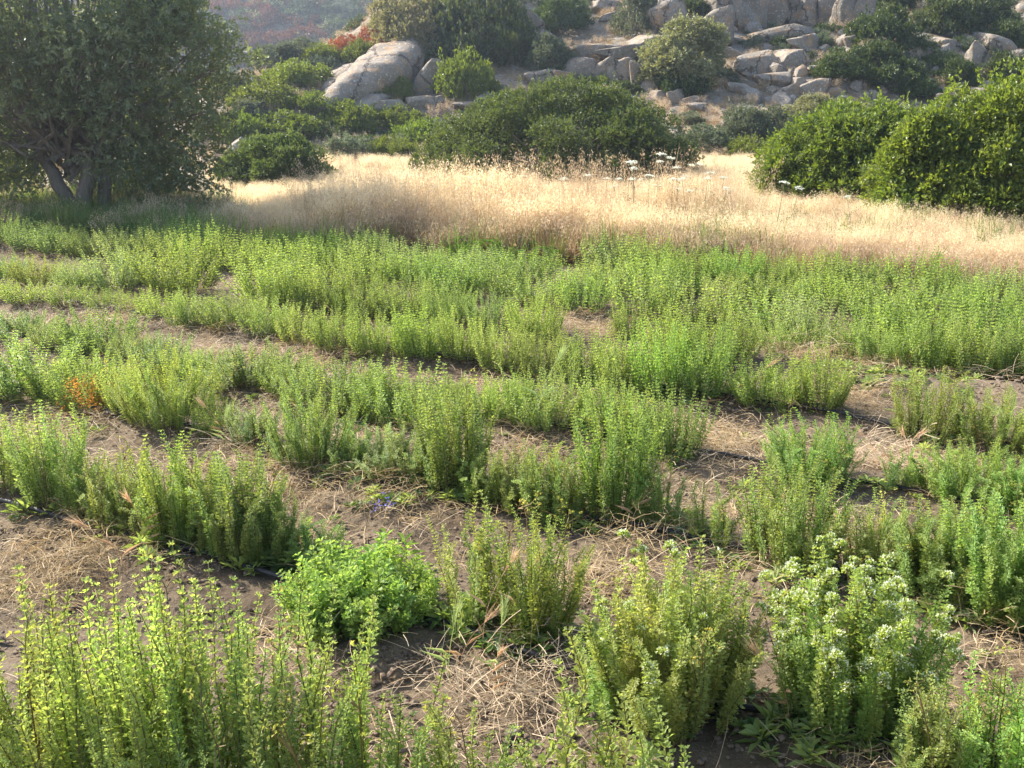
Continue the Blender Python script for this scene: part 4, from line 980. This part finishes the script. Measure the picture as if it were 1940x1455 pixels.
# ---------------------------------------------------------------- tree
def tree():
    global R
    keep = R; R = np.random.RandomState(77)
    tx, ty = flat(150, 432); root = bpy.data.objects.new('carob_tree', None); C.objects.link(root)
    root.location = (tx, ty, float(H(tx, ty)) - .03)
    tag(root, 'large dense small-leaved tree with several leaning trunks on the left', 'tree')
    tr = [([(0, 0, 0), (-.05, 0, .28), (-.24, .05, .62), (-.45, .1, 1.0), (-.62, .1, 1.5), (-.9, 0, 2.3)], .1),
          ([(.02, 0, 0), (.1, -.03, .3), (.2, -.05, .7), (.27, 0, 1.1), (.25, 0, 1.7), (.1, .1, 2.8)], .105),
          ([(.32, .12, .1), (.36, .12, .5), (.4, .15, 1.0), (.6, .2, 1.6), (1.0, .2, 2.5)], .08),
          ([(.26, .2, .1), (.28, .25, .6), (.31, .3, 1.0), (.2, .5, 1.8), (.1, .8, 2.7)], .07)]
    cr = np.array([-.15, .2, 2.3]); RX_ = np.array([2.2, 1.9, 2.4])
    for P, r0 in tr:
        b = Buf(); P = np.array(P, float); t = np.linspace(0, 1, len(P)); tt = np.linspace(0, 1, 14)
        Q = np.stack([np.interp(tt, t, P[:, i]) for i in range(3)], 1); Q[1:-1] = (Q[:-2] + Q[1:-1] + Q[2:]) / 3
        Q[1:] += R.normal(0, .012, (13, 3))
        tube(b, Q, np.linspace(r0 * 1.2, r0 * .4, 14) * R.uniform(.92, 1.08, 14), 9)
        me = b.mesh('trunk', [M['bark']]); me.polygons.foreach_set('use_smooth', np.ones(len(me.polygons), bool)); put('trunk', me, parent=root)
    b = Buf()
    lobes = []
    for i in range(250):
        d = nrm(R.normal(size=3)); rr = R.uniform(.62, 1.0)
        p = cr + d * RX_ * rr
        if p[2] < .55 or p[2] > 4.6: continue
        # keep the space round the trunks open low down
        if p[2] < 1.5 and abs(p[0] + .02) < .6 and p[1] < .9: continue
        lobes.append((p, R.uniform(.26, .5)))
        st = [np.array([0, .1, 1.1]) + R.normal(0, .2, 3), (p + np.array([0, 0, .6])) * .5 + R.normal(0, .12, 3), p]
        if p[2] > 1.5: tube(b, st, [.035, .022, .008], 4)
    for p in ((1.85, 0, 2.75), (2.1, -.1, 2.55), (2.25, 0, 2.2), (1.95, -.3, 1.55), (1.75, -.2, 3.4), (1.6, -.4, 3.9), (-1.6, -.3, 1.0), (-1.9, -.2, .75), (1.3, -.4, .85), (1.75, 0, .95), (1.0, -.6, .95), (-1.2, -.5, .95), (1.5, -.2, .6), (1.75, .2, .55), (1.2, .3, .55), (-1.1, .1, .6), (-1.6, .2, .5), (-.9, -.5, 1.35), (.9, -.5, 1.2), (0, -.9, 1.85), (.5, -.9, 1.7), (-.5, -.9, 1.75), (.2, -1.0, 2.), (-.3, -1.1, 1.9), (.8, -.9, 1.), (-2.1, 0, .7), (-1.8, .3, .45), (-2.4, .2, .5), (-1.4, -.3, .6), (1.4, -.6, 1.2), (-1.4, -.6, 1.3)):
        lobes.append((np.array(p), R.uniform(.24, .42)))
        if p[2] > 1.5: tube(b, [np.array([0, .1, 1.3]), np.array(p) * .55 + np.array([0, 0, .5]), np.array(p)], [.03, .02, .006], 4)
    put('branches', b.mesh('branches', [M['bark']]), parent=root)
    b = Buf()
    for p, r in lobes:
        n = int(66 * (r / .42) ** 2)
        d = nrm(R.normal(size=(n, 3))); S = p + d * r * (R.rand(n, 1) ** .45) * np.array([1.1, 1.1, .8])
        q = 9; S2 = np.repeat(S, q, 0); o = np.repeat(nrm(d + R.normal(0, .5, d.shape) + [0, 0, -.1]), q, 0)
        k = np.tile(np.linspace(0, 1, q), n)[:, None]
        S2 = S2 + o * k * .13 + R.normal(0, .008, S2.shape); m_ = len(S2)
        D = o * .6 + R.normal(0, .7, S2.shape)
        leaves(b, S2, D, R.uniform(.045, .08, m_), R.uniform(.024, .036, m_), np.clip(np.repeat(R.rand(n), q) * .5 + R.rand(m_) * .35 + R.normal(.07, .16), 0, 1), 0)
    put('crown', b.mesh('crown', [M['carob']]), parent=root)
    R = keep
tree()

# ---------------------------------------------------------------- wild carrots, barley, small plants
def umbel():
    b = Buf(); hh = .3
    tube(b, [(0, 0, 0), (.01, 0, .4), (0, .01, .8)], [.003, .0025, .002], 4, 0, .5)
    for k in range(14):
        a = k * 2.4; r = .045 * math.sqrt((k + .5) / 14); e = np.array([math.cos(a) * r, .01 + math.sin(a) * r, .84 - r * .45 + R.normal(0, .004)])
        tube(b, [(0, .01, .8), e], [.0008, .0006], 3, 0, .5)
        n = 8; P = e + R.normal(0, .007, (n, 3)) * np.array([1, 1, .4])
        leaves(b, P, R.normal(0, 1, (n, 3)) * [1, 1, .3], .01, .01, R.rand(n), 1, .05, .6)
    for k in range(9):
        z = R.uniform(.08, .6); a = R.rand() * 6.28; q = np.array([0, 0, z]); o = np.array([math.cos(a), math.sin(a), .7])
        n = 10; t = R.rand(n, 1); leaves(b, q + o * t * .14, o + R.normal(0, .8, (n, 3)), .03, .007, R.rand(n), 0)
    return b.mesh('wild_carrot', [M['grey'], M['petal']])
UM = [umbel() for _ in range(3)]
WC = [(1180, 318), (1198, 330), (1213, 312), (1240, 318), (1248, 303), (1250, 310), (1258, 340), (1285, 330), (1295, 325), (1305, 322), (1268, 352), (1222, 345), (1205, 350), (1165, 350), (1140, 348), (1120, 343), (1345, 340), (1352, 362), (1290, 345),
      (1310, 348), (1328, 350), (1235, 362), (1180, 362), (1000, 342), (1070, 345), (1275, 370), (1320, 372), (1360, 350), (1460, 358), (1485, 362), (1620, 380)]
for i, (px, py) in enumerate(sorted(WC)):
    y = R.uniform(11.8, 13.6) if px < 1400 else R.uniform(11.3, 12.5); x = (px - 970) / FPX * y; z = height_at(py, y)
    o = put('wild_carrot', UM[i % 3], (x, y, float(H(x, y))), (R.normal(0, .12), R.normal(0, .12), R.rand() * 6), (k_ := R.uniform(.85, 1.25), k_, max(.4, (z + .05) / .83)), None, (1, 1.02, .95))
    tag(o, 'white wild carrot umbel above the dry grass, %s from the left' % ordinal(i), 'wildflower', 'wild carrots in the dry grass')
PX, RX, SX, IX = [], [], [], []
for _ in range(170):
    px = R.normal(1330, 60) if R.rand() < .7 else R.uniform(560, 1900); y = R.uniform(10.6, 13.5); x = (px - 970) / FPX * y
    PX.append((x, y, float(H(x, y)))); RX.append((R.normal(0, .1), R.normal(0, .1), R.rand() * 6)); SX.append(R.uniform(.9, 1.3)); IX.append(R.randint(2))
scatter('green_weeds', PX, RX, SX, IX, GREENT, 'green feathery weeds around the white umbels', 'weeds')

def barley(h, bend):
    b = Buf(); t = np.linspace(0, 1, 7)
    P = np.stack([bend * h * t ** 2.2, 0 * t, h * (t - .25 * abs(bend) * t ** 3)], 1)
    tube(b, P, .0013, 3, 0, .3)
    d = nrm(P[-1] - P[-2]); hd = .055
    for k in range(12):
        q = P[-1] + d * hd * k / 12
        for sgn in (-1, 1):
            s = np.array([0, sgn, 0]) if k % 2 else np.cross(d, [0, sgn, 0])
            leaves(b, [q], [d + s * .35], .013, .005, [R.rand() * .6], 0)
            for m_ in range(2): leaves(b, [q], [d + s * R.uniform(.12, .4) + R.normal(0, .05, 3)], R.uniform(.05, .075), .0011, [.6 + R.rand() * .4], 0, .1)
    for k in range(3):
        a = R.rand() * 6.28; leaves(b, [P[1 + k]], [[math.cos(a), math.sin(a), 1.]], .12, .005, [R.rand()], 0, .1, .3, .3)
    return b.mesh('barley_stalk', [M['straw'], ])
BY = [barley(.17, .1), barley(.2, .5), barley(.24, -.35), barley(.3, .25)]
for i, (px, py, k, s, rz, gr, lab) in enumerate((
    (850, 1310, 0, 1.0, 0, 1, 'green barley ear left of the straw heap, tallest of its tuft'), (872, 1300, 1, .8, .5, 0, 'bleached barley ear leaning right beside the green ear'), (945, 1315, 0, 1.0, 1, 1, 'green barley ear rising from the middle of the straw heap'),
    (925, 1345, 2, .8, 2, 0, 'short barley ear low in the straw heap'), (915, 1265, 3, .9, 0, 0, 'reddish barley ear in front of the sparse tall stems'), (972, 1255, 3, .85, .3, 0, 'straw-coloured barley ear beside the olive-green clump'),
    (1490, 1440, 2, .9, 0, 0, 'yellow barley ear below the white-flowering clump'), (1195, 1040, 1, 1.0, .1, 0, 'barley ear leaning over the hose behind the front row'), (1215, 1030, 3, .7, 0, 0, 'thin barley ear beside the leaning one'),
    (1015, 850, 3, 1.2, .2, 1, 'tall green barley ear in the middle of the field'), (985, 850, 1, 1.0, .3, 1, 'drooping green barley ear in the middle of the field'), (430, 880, 0, .9, 0, 1, 'barley ear left of the silvery clump'),
    (425, 870, 2, .8, 0, 0, 'dry barley ear beside the first black hose gap'), (280, 1080, 2, 1, 1.5, 0, 'pale barley ear lying out of the yellow-green clump'), (240, 1110, 1, 1., 3.3, 0, 'dry barley ear hanging over bare soil on the left'),
    (1410, 790, 1, 1.1, .2, 0, 'barley ear at the end of the long low row'), (1690, 900, 1, .9, .2, 0, 'bleached barley ear rising from the pale straw heap'), (1720, 905, 2, .9, .8, 0, 'bleached barley ear at the right of the pale straw heap'),
    (1660, 905, 1, .8, 2.2, 0, 'bleached barley ear at the left of the pale straw heap'), (1440, 1100, 3, .7, .4, 0, 'barley ear at the left foot of the tall second-row clump'))):
    x, y = flat(px, py)
    o = put('barley_stalk', BY[k], (x, y, float(Hfield(np.array(x), np.array(y)))), (0, 0, rz), (s, s, s), None, (.75, 1.2, .7) if gr else (1.15, 1.05, 1.))
    tag(o, lab, 'barley', 'wild barley among the rows')
def upright_weed(n, L, W, h):
    b = Buf(); tube(b, [(0, 0, 0), (0, .004, h * .5), (0, 0, h)], [.003, .0025, .0015], 4, 0, .5)
    a = np.arange(n) * 2.4; z = np.linspace(.25, 1, n) * h
    D = np.stack([np.cos(a), np.sin(a), .35 + .8 * np.linspace(0, 1, n) ** 3], 1)
    leaves_up(b, np.stack([0 * a, 0 * a, z], 1), D, [0, 0, 1], L * (1.05 - .5 * np.linspace(0, 1, n) ** 2), W, .4 + .6 * R.rand(n), 0, .2, .4, .25)
    return b.mesh('broadleaf_weed', [M['weed']])
for px, py, n, L, W, h, c, lab in ((770, 1110, 16, .085, .016, .14, (1.5, 1.4, 1), 'light green weed with long narrow leaves behind the mint-green cushion'), (735, 1090, 12, .07, .015, .13, (1.5, 1.4, 1), 'smaller narrow-leaved weed left of the larger one'),
    (432, 1062, 14, .07, .013, .2, (1.5, 1.4, 1), 'bright narrow-leaved weed among the second-row stems on the left'), (1300, 1400, 12, .055, .03, .04, (.9, 1, 1.1), 'broad-leaved weed at the foot of the tall yellow-green clump'),
    (1205, 1378, 12, .05, .028, .05, (.9, 1, 1.1), 'broad-leaved seedling left of the broad-leaved weed'), (1030, 1285, 8, .03, .014, .06, (.9, 1, 1.2), 'small seedling above the hose'), (45, 790, 10, .09, .008, .16, (1.1, 1.2, .9), 'grassy weed near the left edge')):
    x, y = flat(px, py); o = put('broadleaf_weed', upright_weed(n, L, W, h), (x, y, float(Hfield(np.array(x), np.array(y)))), (0, 0, R.rand() * 6), (1, 1, 1), None, c); tag(o, lab, 'weed')
# orange dodder, blue flowers, red flowers
def puff(name, r, h, n, m, L=.014):
    b = Buf(); d = nrm(R.normal(size=(n, 3))); P = d * (R.rand(n, 1) ** .4) * np.array([r, r, h / 2]) + np.array([0, 0, h / 2]); P[:, 2] = np.maximum(P[:, 2], .01)
    leaves(b, P, R.normal(0, 1, (n, 3)), L * R.uniform(.7, 1.3, n), L * .4, R.rand(n), 0)
    for k in range(10):
        q = P[k]; tube(b, [(0, 0, 0), q * [.5, .5, .6], q], [.0015, .0012, .0008], 3, 1, .5)
    return b.mesh(name, [m, M['stem']])
x, y = flat(172, 800); o = put('dodder_plant', puff('dodder_plant', .16, .24, 1100, M['dodder'], .02), (x, y, .02)); tag(o, 'orange dodder tangle between two green clumps on the left', 'plant')
x, y = flat(728, 985); o = put('blue_flower', puff('blue_flower', .07, .10, 60, M['bluep'], .016), (x, y, .02)); tag(o, 'small blue wildflower on bare soil behind the mint-green cushion', 'wildflower')
x, y = flat(215, 815); o = put('white_flower', puff('white_flower', .08, .09, 60, M['petal'], .012), (x, y, .02), color=(.9, .9, 1)); tag(o, 'tiny whitish wildflower below the orange dodder', 'wildflower')
x, y = flat(135, 424); o = put('red_flower', puff('red_flower', .1, .2, 40, M['redp'], .05), (x, y - .3, .42)); tag(o, 'red blossoms in front of the leaning tree trunk', 'wildflower')
bm = bmesh.new(); bmesh.ops.create_cube(bm, size=1); bmesh.ops.bevel(bm, geom=bm.edges[:], offset=.06, segments=1)
me = bpy.data.meshes.new('plank'); bm.to_mesh(me); bm.free(); me.materials.append(M['wood'])
x, y = flat(165, 400); o = put('wooden_plank', me, (x + .12, y + .6, .3), (0, .06, .15), (.42, .1, .06)); tag(o, 'pale wooden plank lying behind the tree trunks', 'plank')

# ---------------------------------------------------------------- haze
m, n, out = mat('haze'); pv = N(n, 'VolumePrincipled'); pv.inputs['Color'].default_value = (.74, .85, 1, 1)
pv.inputs['Density'].default_value = .0014; pv.inputs['Anisotropy'].default_value = .7
n.links.new(pv.outputs[0], out.inputs['Volume'])
bm = bmesh.new(); bmesh.ops.create_cube(bm, size=1); me = bpy.data.meshes.new('haze'); bm.to_mesh(me); bm.free(); me.materials.append(m)
o = put('haze', me, (0, 100, 26), (0, 0, 0), (860, 820, 58)); tag(o, 'thin pale evening haze filling the valley', 'haze', None, 'stuff')
